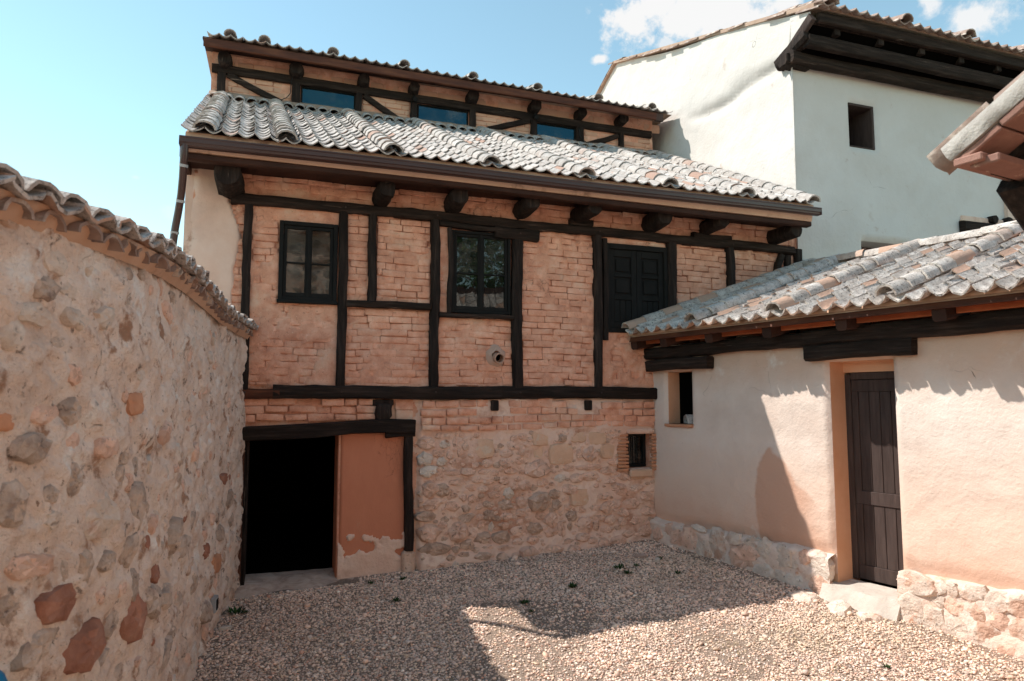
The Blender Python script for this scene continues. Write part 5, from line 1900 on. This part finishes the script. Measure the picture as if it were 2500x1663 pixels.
    D_ = [(x, yF[i] - .10 + r.uniform(-.02, .02), .0 + r.uniform(-.01, .01)) for i, x in enumerate(xs)]
    E_ = [(x, yF[i] - .12, -.3) for i, x in enumerate(xs)]
    st.add(A + B + Cc + D_ + E_, [(q * n + i, q * n + i + 1, (q + 1) * n + i + 1, (q + 1) * n + i) for q in range(4) for i in range(n - 1)])
    st.add([A[0], B[0], Cc[0], D_[0], E_[0], (2.80, .3, -.3)], [(0, 1, 2, 3, 4, 5)])
    st.add([A[-1], B[-1], Cc[-1], D_[-1], E_[-1], (3.66, .3, -.3)], [(5, 4, 3, 2, 1, 0)])
    st.obj('door_step', M['step_stone'], wing, True)
    for x, y_, w, d, z in ((2.72, -.36, .34, .3, .02), (3.12, -.34, .44, .26, .0), (3.46, -.33, .26, .22, -.02)):
        o = link('step_stone', SM[r.randrange(9)], wing)
        o.matrix_basis = TRS((x, y_, z), (R(-90) + .1, 0, r.uniform(-1, 1)), (w, .10, d))


outbuilding()

# tile lying in the niche
nt_ = thing('curved_tile', 'broken curved clay tile lying on the sill of the small niche window', 'roof tile')
nt_.location = Matrix.Rotation(WROT, 3, 'Z') @ Vector((.56, .10, 1.865)) + WO
nt_.rotation_euler = (0, 0, WROT + R(-28))
_m = channel_meshes(M['tile_warm'], 1, w=.20, ln=.30, dep=.13, th=.022, seed=77, arch=True)[0]
link('clay_shell', _m, nt_)

# ================================================================== GARDEN WALL (left)
gw = thing('rubble_garden_wall', 'curving rubble stone wall with double tile coping along the courtyard', 'wall')
CT = 2.99


def cz(s):
    return .075 * np.exp(-((s - 3.9) / 1.7) ** 2)



def garden_wall():
    r = random.Random(61)
    S1 = LS_[-1]

    def face(X, Z):
        """outward offset from the plan curve"""
        return .06 * (fbm(X * 1.6, Z * 1.6, 91, 4) - .5) + .085 * (fbm(X * 5, Z * 6, 93, 4) - .5) + .045 * (fbm(X * 17, Z * 19, 95, 2) - .5)

    def place(s, off, z):
        x, y, tx, ty = lw_at(s)
        # courtyard normal: tangent runs to the viewer, courtyard lies to its left side (+x)
        nx, ny = -ty, tx
        return np.stack([x + nx * off, y + ny * off, z], -1)
    ss = np.arange(.90, S1, .022)
    zs = np.arange(-.7, CT + .08, .024)
    Sg, Zg = np.meshgrid(ss, zs, indexing='ij')
    V = place(Sg, face(Sg, Zg), Zg).reshape(-1, 3)
    nz = len(zs)
    I, J = np.meshgrid(np.arange(len(ss) - 1), np.arange(nz - 1), indexing='ij')
    q = np.stack([I * nz + J, (I + 1) * nz + J, (I + 1) * nz + J + 1, I * nz + J + 1], -1).reshape(-1, 4)
    link('wall_face', fast_mesh('wall_face', V, q, M['wall_mortar']), gw)
    c2 = np.arange(.95, S1, .2)
    fr, bk = place(c2, -.06, c2 * 0), place(c2, -.50, c2 * 0)
    mb = MB()
    n = len(c2)
    vs = [(*p[:2], -.7) for p in fr] + [(*p[:2], CT + .04) for p in fr] + [(*p[:2], CT + .04) for p in bk] + [(*p[:2], -.7) for p in bk]
    fs = []
    for k in range(3):
        fs += [(k * n + i, k * n + i + 1, (k + 1) * n + i + 1, (k + 1) * n + i) for i in range(n - 1)]
    mb.add(vs, fs)
    mb.obj('wall_core', M['wall_mortar'], gw)
    LS = [(5.86,1.25,.30,.17,4),(5.65,.98,.33,.23,4),(6.16,1.32,.15,.17,5),(6.2,1.76,.17,.22,5),(5.79,1.81,.16,.17,5),(5.3,1.75,.12,.18,5),(5.98,1.77,.12,.09,5),(5.56,1.59,.34,.23,3),(4.45,1.06,.24,.15,4),(5.04,.93,.28,.27,4),(5.03,1.12,.2,.21,5),(5.14,1.34,.24,.18,5),(5.28,.98,.22,.15,5),(3.95,1.2,.24,.26,5),(4.28,1.18,.2,.1,5),(5.12,2.18,.2,.13,6),(5.02,1.59,.22,.27,5),(3.8,1.75,.34,.14,5),(5.67,1.37,.13,.18,5),(5.82,1.4,.07,.13,5),(5.44,1.35,.15,.11,5),(6.11,1.99,.2,.14,5),(5.95,1.65,.12,.09,3),(4.67,1.79,.24,.13,3),(3.9,1.59,.24,.13,5),(3.5,.59,.4,.23,5),(4.58,.91,.28,.21,5),(4.18,.83,.26,.16,5),(5.13,1.73,.16,.11,0),(5.51,1.95,.2,.11,0),(6.07,1.47,.3,.11,0),(6.01,1.11,.28,.14,5),(1.92,.54,.24,.19,6),(2.65,1.34,.2,.19,3),(1.91,1.02,.2,.16,5),(1.7,.81,.24,.2,5),(1.29,1.1,.22,.22,5),(3.04,1.17,.3,.15,5),(3.5,1.04,.3,.16,5),(2.35,.76,.3,.16,4),(4.16,.42,.36,.17,5),(2.86,-.04,.3,.2,3),(6.25,2.11,.1,.08,6),(6.01,2.14,.22,.1,0),(5.8,2.0,.14,.09,0),(4.34,1.97,.3,.15,0),(5.26,1.88,.12,.1,5),(4.98,1.82,.15,.12,5),(2.42,.21,.3,.22,5),(5.18,2.1,.09,.07,0),(2.99,.61,.26,.2,5),(1.61,1.36,.18,.12,4),(5.11,.65,.16,.12,5),(5.42,.84,.17,.08,5),(6.04,2.84,.16,.13,3),(6.12,2.7,.15,.11,5),(6.15,2.58,.2,.1,3),(5.91,2.72,.12,.09,3),(6.26,2.48,.12,.15,3),(5.69,2.75,.11,.09,3),(5.33,2.91,.1,.07,5),(5.62,2.63,.17,.12,3),(5.15,2.62,.17,.09,7),(5.13,2.95,.1,.1,5),(4.72,2.95,.18,.1,0),(5.33,2.76,.1,.06,5),(4.43,2.8,.24,.15,0),(5.86,2.6,.17,.1,3),(5.98,2.47,.1,.06,5),(5.06,2.35,.17,.08,3),(6.31,2.95,.09,.06,7),(5.84,3.01,.12,.07,0),(4.28,2.92,.2,.1,5)]
    LS = [(s_ + S_OFF, z, w, h, k) for s_, z, w, h, k in LS]
    pts = [(s_, z, max(w, h) * .48) for s_, z, w, h, k in LS]
    n_ = len(LS)
    for _ in range(9000):
        s_ = r.uniform(1.05, 8.6)
        z = r.uniform(-.25, 2.95)
        dens = .35 + .65 * (1 - z / 3.0)
        if r.random() > dens:
            continue
        q_ = r.uniform(.028, .085) * (1.25 - .2 * z / 3)
        if all((s_ - a) ** 2 + (z - b) ** 2 > (c * .92 + q_ * .82) ** 2 for a, b, c in pts):
            pts.append((s_, z, q_))
            LS.append((s_, z, q_ * r.uniform(1.5, 2.3), q_ * r.uniform(1.2, 1.9), r.choice((0, 5, 0, 3, 0, 7, 0, 3, 5, 4) if z < 1.6 else (0, 3, 5, 3, 3, 0, 0))))
            if len(LS) > 299:
                break
    K = {0: stone_meshes(M['stone'], 6, 101), 3: stone_meshes(M['stone_pale'], 6, 103), 4: stone_meshes(M['stone_red'], 5, 105), 5: stone_meshes(M['stone_grey'], 8, 107), 6: stone_meshes(M['brick_old'], 2, 109, True), 7: stone_meshes(M['stone_dark'], 3, 111)}
    for i_, (s_, z, w, h, k) in enumerate(LS):
        x, y, tx, ty = lw_at(s_)
        off = float(face(np.array(s_), np.array(z)))
        d = min(w, h) * .46
        proud = (r.uniform(-.08, .12) if i_ < n_ else r.uniform(-.30, .0)) * d
        ms = K[k]
        nx, ny = -ty, tx
        o = link('stone', ms[r.randrange(len(ms))], gw)
        # local frame: x along wall, y into the wall, z up
        Rm = Matrix(((tx, -nx, 0), (ty, -ny, 0), (0, 0, 1))).to_4x4()
        c = off + proud - d * .12
        o.matrix_basis = Matrix.Translation((x + nx * c, y + ny * c, z)) @ Rm @ Euler((r.uniform(-.12, .12), r.uniform(-.25, .25), r.uniform(-.12, .12))).to_matrix().to_4x4() @ Matrix.Diagonal((w * 1.06, d, h * 1.06, 1))
    # coping: mortar bed, lower row of arched tiles, upper row of channels
    A4 = channel_meshes(M['tile_red'], 6, w=.20, ln=.36, dep=.070, th=.018, seed=91, arch=True)
    C4 = channel_meshes(M['tile_warm'], 6, w=.225, ln=.46, dep=.050, th=.018, seed=93)
    A5 = channel_meshes(M['tile_warm'], 6, w=.215, ln=.46, dep=.072, th=.018, seed=95, arch=True)
    lo, hi, hi2 = [], [], []
    s_ = 1.0
    while s_ < S1 - .3:
        for lst, dz, off, tilt, ds, ms, jit in ((lo, CT - .015, .09, .12, 0, A4, .03), (hi, CT + .065, .135, .20, .0, C4, .04), (hi2, CT + .085, .115, .20, .105, A5, .04)):
            ss_ = s_ + ds
            x, y, tx, ty = lw_at(ss_)
            nx, ny = -ty, tx
            Rm = Matrix(((-tx, -nx, 0), (-ty, -ny, 0), (0, 0, 1))).to_4x4()
            o_ = off + r.uniform(-.02, .02)
            mx = Matrix.Translation((x + nx * o_, y + ny * o_, dz + float(cz(ss_)) + r.uniform(-.008, .008) + .012 * math.sin(ss_ * 1.7))) @ Rm @ Euler((tilt + r.uniform(-jit, jit), r.uniform(-.05, .05), r.uniform(-.06, .06))).to_matrix().to_4x4()
            lst.append((r.randrange(6), mx))
        s_ += .21
    camv = Vector((0, 0, 2.2))
    scatter(gw, 'lower_coping_tile', lo, A4, 60, camv)
    scatter(gw, 'channel_tile', hi, C4, 60, camv)
    scatter(gw, 'cover_tile', hi2, A5, 60, camv)
    c2 = np.arange(.97, S1, .06)
    rows = [place(c2, .02 + 0 * c2, CT - .05 + cz(c2)), place(c2, .065 + .02 * (fbm(c2 * 5, c2 * 0, 4, 3) - .5), CT + .015 + cz(c2) + .02 * (fbm(c2 * 7, c2 * 0, 9, 3) - .5)), place(c2, .09 + 0 * c2, CT + .055 + cz(c2)), place(c2, -.2 + 0 * c2, CT + .12 + cz(c2)), place(c2, -.45 + 0 * c2, CT + .06 + 0 * c2)]
    n = len(c2)
    V = np.concatenate(rows)
    q = np.array([(k * n + i, k * n + i + 1, (k + 1) * n + i + 1, (k + 1) * n + i) for k in range(4) for i in range(n - 1)])
    link('coping_bed', fast_mesh('coping_bed', V, q, M['fascia_mud']), gw)


garden_wall()

# ================================================================== CORNER OF THE NEAR HOUSE (right)
near = thing('near_house', 'corner of a near house at the right edge, mortared verge on stepped clay bricks', 'house')


def near_house():
    """P0 is the eave corner; W runs along the eave into the building, Vd runs along the gable towards the viewer"""
    r = random.Random(71)
    P0 = Vector((2.60, 4.0, 3.785))
    Wd = Vector((.887, .462, 0))
    Vd = Vector((.462, -.887, 0))
    slope = .575
    sl = Vector((Vd.x, Vd.y, slope)).normalized()
    up = Wd.cross(sl)
    if up.z < 0:
        up = -up
    near.location = P0
    F = Matrix((Wd, sl, up)).transposed().to_4x4()      # local x = into house, y = up the verge, z = roof normal

    def loc(x, y, z):
        return F @ Vector((x, y, z))
    # stepped brick courses under the verge
    BM = brick_meshes(M['pink_brick'], 5, round_=.03, jit=.006, seed=9, name='cornice_brick')
    Lr = 3.0
    for row, (x0, zt, off) in enumerate(((.02, -.165, 0.0),)):
        y = -.02
        i = 0
        while y < Lr:
            ln = .27
            mb = MB().bev((0, .004, -.045), (.42, ln - .006, 0), .008)
            o = mb.obj('verge_brick', M['pink_brick'], near)
            o.matrix_basis = Matrix.Translation(loc(x0 + r.uniform(-.012, .012), y, zt + r.uniform(-.006, .006))) @ F
            y += ln
    # two flat bricks under the eave end, running along W
    for k, (a, b, yy, zz) in enumerate(((-.012, .95, -.03, -.168), (.03, .95, .02, -.220))):
        MB().bev((0, 0, -.05), (b, .16, 0), .008).obj('eave_brick', M['pink_brick'], near).matrix_basis = Matrix.Translation(loc(a, yy, zz)) @ Matrix((Wd, Vd, Vector((0, 0, 1)))).transposed().to_4x4()
    # verge mortar with a lumpy face
    n = 70
    ys = np.linspace(-.03, Lr, n)
    prof = [(.05, -.165), (.0, -.160), (-.012, -.13), (-.008, -.085), (.012, -.045), (.09, -.02), (.25, -.01)]
    vs = []
    for i, y in enumerate(ys):
        for a, b in prof:
            e = .012 * (float(fbm(np.array(y * 9), np.array(b * 30), 5, 3)) - .5) * 2
            vs.append(loc(a + e, float(y) - (.02 if i == 0 else 0), b + e * .6))
    m = len(prof)
    fs = [(i * m + j, i * m + j + 1, (i + 1) * m + j + 1, (i + 1) * m + j) for i in range(n - 1) for j in range(m - 1)]
    fs.append(tuple(range(m))[::-1])
    MB().add(vs, fs).obj('verge_mortar', M['verge_mortar'], near, True)
    # roof deck and tiles seen edge on
    MB().add([loc(.12, -.05, -.03), loc(5, -.05, -.03), loc(5, Lr, -.03), loc(.12, Lr, -.03), loc(.12, -.05, -.08), loc(5, -.05, -.08), loc(5, Lr, -.08), loc(.12, Lr, -.08)],
             [(0, 1, 2, 3), (7, 6, 5, 4), (0, 4, 5, 1), (1, 5, 6, 2), (2, 6, 7, 3), (3, 7, 4, 0)]).obj('roof', M['soffit'], near)
    AR = channel_meshes(M['tile_red'], 4, w=.19, ln=.36, dep=.07, th=.018, seed=55, arch=True)
    CH = channel_meshes(M['tile_warm'], 4, w=.19, ln=.40, dep=.06, th=.018, seed=56)
    for k, y in enumerate((.30, .62, .93, 1.24, 1.55, 1.86, 2.17, 2.5)):
        o = link('verge_tile', AR[k % 4], near)
        o.matrix_basis = Matrix.Translation(loc(.12 + .01 * (k % 2), y, -.045)) @ F @ Euler((-.05, 0, 0)).to_matrix().to_4x4()
    for c in range(9):
        for k in range(8):
            o = link('roof_tile', CH[(c + k) % 4], near)
            o.matrix_basis = Matrix.Translation(loc(.30 + c * .19, -.14 + k * .32, .0)) @ F @ Euler((-.05, 0, 0)).to_matrix().to_4x4()
    # the eave tile whose open end pokes out at the corner
    et = channel_meshes(M['tile_red'], 1, w=.22, ln=.42, dep=.115, th=.022, seed=58)[0]
    o = link('eave_tile', et, near)
    o.matrix_basis = Matrix.Translation(loc(.15, -.15, -.115)) @ F @ Euler((.0, 0, 0)).to_matrix().to_4x4()
    # gable wall set back under the verge, dark boarded soffit and brace
    g = lambda w, v, z: Wd * w + Vd * v + Vector((0, 0, z))
    zb = -P0.z - .6
    mb = MB()
    mb.add([g(1.05, .35, zb), g(1.05, 6.5, zb), g(1.05, 6.5, 1.0), g(1.05, 3.0, 3.0 * slope - .3), g(1.05, .35, -.05),
            g(5.5, .35, zb), g(5.5, 6.5, zb), g(5.5, 6.5, 1.0), g(5.5, 3.0, 3.0 * slope - .3), g(5.5, .35, -.05)],
           [(0, 1, 2, 3, 4), (9, 8, 7, 6, 5), (0, 5, 6, 1), (1, 6, 7, 2), (2, 7, 8, 3), (3, 8, 9, 4), (4, 9, 5, 0)])
    mb.obj('house_body', M['wing'], near)
    MB().add([loc(.30, -.02, -.24), loc(1.1, -.02, -.24), loc(1.1, Lr, -.24), loc(.30, Lr, -.24), loc(.30, -.02, -.21), loc(1.1, -.02, -.21), loc(1.1, Lr, -.21), loc(.30, Lr, -.21)],
             [(0, 3, 2, 1), (4, 5, 6, 7), (0, 1, 5, 4), (1, 2, 6, 5), (2, 3, 7, 6), (3, 0, 4, 7)]).obj('soffit_board', M['timber'], near)
    timber(MB(), g(.56, .16, -.22), g(1.44, .20, -1.02), .16, .30, r, up=Vd, jit=.005).obj('brace', M['timber'], near, True)
    timber(MB(), g(.74, .10, -.20), g(1.6, .10, -.62), .30, .18, r, up=Vd, jit=.005).obj('eave_beam', M['timber'], near, True)


near_house()

# ================================================================== SMALL THINGS
def small_things():
    r = random.Random(81)
    W = [(1.37, 8.89, .07, 'small green weed in the gravel near the back corner, largest of three there'), (.70, 8.25, .06, 'green weed in open gravel midway to the rubble wall'), (.13, 7.77, .05, 'tiny green weed in shaded gravel above the sunlit tip'),
         (2.05, 8.67, .045, 'green weed in gravel nearest the outbuilding plinth'), (-1.31, 7.91, .05, 'small dark weed in front of the red panel'), (-3.00, 7.66, .08, 'bushy dark weed at the foot of the garden wall'),
         (1.43, 8.70, .05, 'small green weed just in front of the largest corner weed'), (1.60, 9.0, .035, 'tiny weed right of the largest corner weed'), (-1.35, 8.67, .045, 'weed sprouting at the foot of the lower dark post'),
         (-1.72, 8.55, .04, 'tiny weed at the foot of the red panel'), (3.22, 6.1, .03, 'pale weed in the sunlit gravel in front of the step'), (.20, 7.52, .03, 'smallest weed beside the tip of the sunlit gravel'), (1.95, 9.25, .04, 'tiny weed in the shadowed back corner')]
    for x, y, s_, lab in W:
        mb = MB()
        s_ *= 1.05
        for k in range(44):
            a = r.uniform(0, 6.28)
            e = r.uniform(.2, 1.2)
            L_ = s_ * r.uniform(.5, 1.2)
            b0 = Vector((math.cos(a) * s_ * r.uniform(0, .8), math.sin(a) * s_ * r.uniform(0, .8), 0))
            d = Vector((math.cos(a) * math.cos(e), math.sin(a) * math.cos(e), math.sin(e)))
            sd = Vector((-math.sin(a), math.cos(a), 0)) * L_ * .16
            m_ = b0 + d * L_ * .55
            mb.add([b0, m_ - sd, b0 + d * L_, m_ + sd + Vector((0, 0, .002))], [(0, 1, 2, 3)])
        me = bpy.data.meshes.new('weed')
        me.from_pydata(mb.v, [], mb.f)
        me.materials.append(M['weed'])
        o = link('weed', me)
        o.location = (x, y, gz1(x, y) + .008)
        tag(o, lab, 'weed', 'weeds in the gravel')
    # sparse dry grass at the lower right
    mb = MB()
    for k in range(900):
        x = r.uniform(1.9, 4.3)
        y = r.uniform(4.9, 7.0)
        if fbm(np.array(x * 1.1), np.array(y * 1.1), 8, 3) < .5 or x > .74 * y or (x - WO.x) * math.sin(-WROT) + (y - WO.y) * math.cos(WROT) > -.35:
            continue
        z = gz1(x, y)
        for j in range(4):
            a = r.uniform(0, 6.28)
            h = r.uniform(.015, .045)
            p = Vector((x + r.uniform(-.02, .02), y + r.uniform(-.02, .02), z))
            t = Vector((math.cos(a) * h, math.sin(a) * h, h * .8))
            s_ = Vector((-math.sin(a), math.cos(a), 0)) * .002
            mb.add([p - s_, p + s_, p + t], [(0, 1, 2)])
    me = bpy.data.meshes.new('dry_grass')
    me.from_pydata(mb.v, [], mb.f)
    me.materials.append(M['dry'])
    tag(link('dry_grass', me), kind='stuff')
    # box on the garden wall foot, white shard beside it
    x, y, tx, ty = (float(v) for v in lw_at(1.99 + S_OFF))
    b = thing('junction_box', 'small grey metal box low on the rubble wall near its foot', 'junction box', (x - ty * .035, y + tx * .035, .16), math.atan2(ty, tx))
    MB().bev((-.07, -.03, -.075), (.07, .02, .075), .008).obj('box_body', M['plate'], b)
    MB().bev((-.045, .018, -.05), (.045, .026, .05), .004).obj('box_lid', M['frame'], b)
    for x, y, w, d, a, lab, m_ in ((-2.95, 7.25, .13, .045, .5, 'white splinter of tile lying on gravel by the garden wall', 'step_stone'), (1.72, 9.38, .20, .11, .3, 'flat grey stone slab lying in the shadowed back corner', 'slab'), (1.92, 9.22, .10, .07, 1.0, 'pale flat stone beside the slab in the back corner', 'step_stone')):
        vs = []
        n = 9
        for zz, k in ((-.01, 1), (.018, 1), (.024, .85)):
            for i in range(n):
                t = i / n * 6.2832
                vs.append((math.cos(t) * w / 2 * k * (1 + .1 * math.sin(i * 5)), math.sin(t) * d / 2 * k * (1 + .15 * math.cos(i * 3)), zz))
        mb = MB().add(vs, [(q * n + i, q * n + (i + 1) % n, (q + 1) * n + (i + 1) % n, (q + 1) * n + i) for q in range(2) for i in range(n)] + [tuple(2 * n + i for i in range(n)), tuple(range(n))[::-1]])
        o = mb.obj('flat_stone', M[m_])
        o.location = (x, y, gz1(x, y) + .012)
        o.rotation_euler = (.06, -.05, a)
        tag(o, lab, 'stone')
    # blue tarpaulin bundle just entering the frame at the lower left
    x, y, tx, ty = (float(v) for v in lw_at(6.40 + S_OFF))
    vs = []
    n, m_ = 14, 9
    for j in range(m_):
        t = j / (m_ - 1)
        for i in range(n):
            a = i / n * 6.2832
            rr = .11 * math.sin(math.pi * (.08 + .9 * t)) * (1 + .14 * math.sin(3 * a + j))
            vs.append((math.cos(a) * rr, math.sin(a) * rr * .6, t * .34))
    fs = [(j * n + i, j * n + (i + 1) % n, (j + 1) * n + (i + 1) % n, (j + 1) * n + i) for j in range(m_ - 1) for i in range(n)] + [tuple(range(n))[::-1], tuple((m_ - 1) * n + i for i in range(n))]
    o = MB().add(vs, fs).obj('blue_bundle', M['blue'], None, 'full')
    tag(o, 'bright blue bundle against the garden wall at its near end', 'bundle')
    o.location = (x - ty * .09, y + tx * .09, .86)
    o.rotation_euler = (0, 0, math.atan2(ty, tx))


small_things()


def trees():
    """two trees behind the viewer, seen mirrored in the casement panes"""
    r = random.Random(91)
    for k, (x, y, h, lab) in enumerate(((9.3, -4.2, 11.5, 'tall leafy tree behind the near house, mirrored in the right casement'), (12.8, -2.0, 10.0, 'broad leafy tree beyond the near house roof'))):
        t = thing('broadleaf_tree', lab, 'tree', (x, y, -.9), 0, 'trees behind the courtyard')
        mb = MB().sweep([(0, 0, 0), (.1, 0, h * .25), (0, .1, h * .5), (.1, 0, h * .8)], [(math.cos(a) * .2, math.sin(a) * .2) for a in np.linspace(0, 6.283, 9)[:-1]], up=(0, 1, 0), scales=[1.2, .9, .7, .25])
        for i in range(6):
            a = i * 1.05
            mb.sweep([(0, 0, h * (.3 + .06 * i)), (math.cos(a) * 1.3, math.sin(a) * 1.3, h * (.45 + .06 * i))], [(math.cos(q) * .06, math.sin(q) * .06) for q in np.linspace(0, 6.283, 6)[:-1]])
        mb.obj('trunk', M['bark'], t, True)
        n = 9000
        g = np.random.default_rng(5 + k)
        cl = g.normal(0, 1, (60, 3))
        cl = cl / np.linalg.norm(cl, axis=1)[:, None] * g.uniform(.5, 1, (60, 1)) * np.array([2.4, 2.4, h * .3]) + np.array([0, 0, h * .62])
        P = cl[g.integers(0, 60, n)] + g.normal(0, .38, (n, 3))
        A = g.normal(0, 1, (n, 3))
        A /= np.linalg.norm(A, axis=1)[:, None]
        B_ = np.cross(A, g.normal(0, 1, (n, 3)))
        B_ /= np.linalg.norm(B_, axis=1)[:, None]
        s_ = g.uniform(.07, .13, (n, 1))
        V = np.stack([P - A * s_, P - B_ * s_ * .5, P + A * s_, P + B_ * s_ * .5], 1).reshape(-1, 3)
        F_ = np.arange(n * 4).reshape(-1, 4)
        link('crown', fast_mesh('crown', V, F_, M['leaf'], False), t)


trees()


def rear_barn():
    """rubble barn behind the viewer, mirrored in the left casement"""
    b = thing('rubble_barn', 'tall rubble barn closing the courtyard behind the viewer, mirrored in the left casement', 'barn', (-1.8, -8.4, -1.1), R(31))
    r = random.Random(95)
    solid('barn_wall', 0, 9.4, 0, 9.2, 0, -.5, M['mortar'], b, [(4.2, 5.2, 4.6, 6.0)])
    MB().box((0, -5, 0), (.4, -.5, 9)).box((9.0, -5, 0), (9.4, -.5, 9)).box((0, -5.4, 0), (9.4, -5, 9)).add([(-.3, .4, 9.1), (9.7, .4, 9.1), (9.7, -2.7, 10.3), (-.3, -2.7, 10.3), (9.7, -5.8, 9.1), (-.3, -5.8, 9.1)], [(0, 1, 2, 3), (3, 2, 4, 5)]).obj('barn_shell', M['roof_mortar'], b)
    K = stone_meshes(M['stone_grey'], 6, 121)
    K2 = stone_meshes(M['stone_dark'], 6, 123)
    for i in range(17):
        for j in range(14):
            w = r.uniform(.3, .55)
            o = link('stone', (K if r.random() < .5 else K2)[r.randrange(6)], b)
            o.matrix_basis = TRS((.3 + i * .54 + r.uniform(-.1, .1), .02, 2.4 + j * .48 + r.uniform(-.08, .08)), (0, r.uniform(-.3, .3), math.pi), (w, .2, w * r.uniform(.6, .9)))


rear_barn()
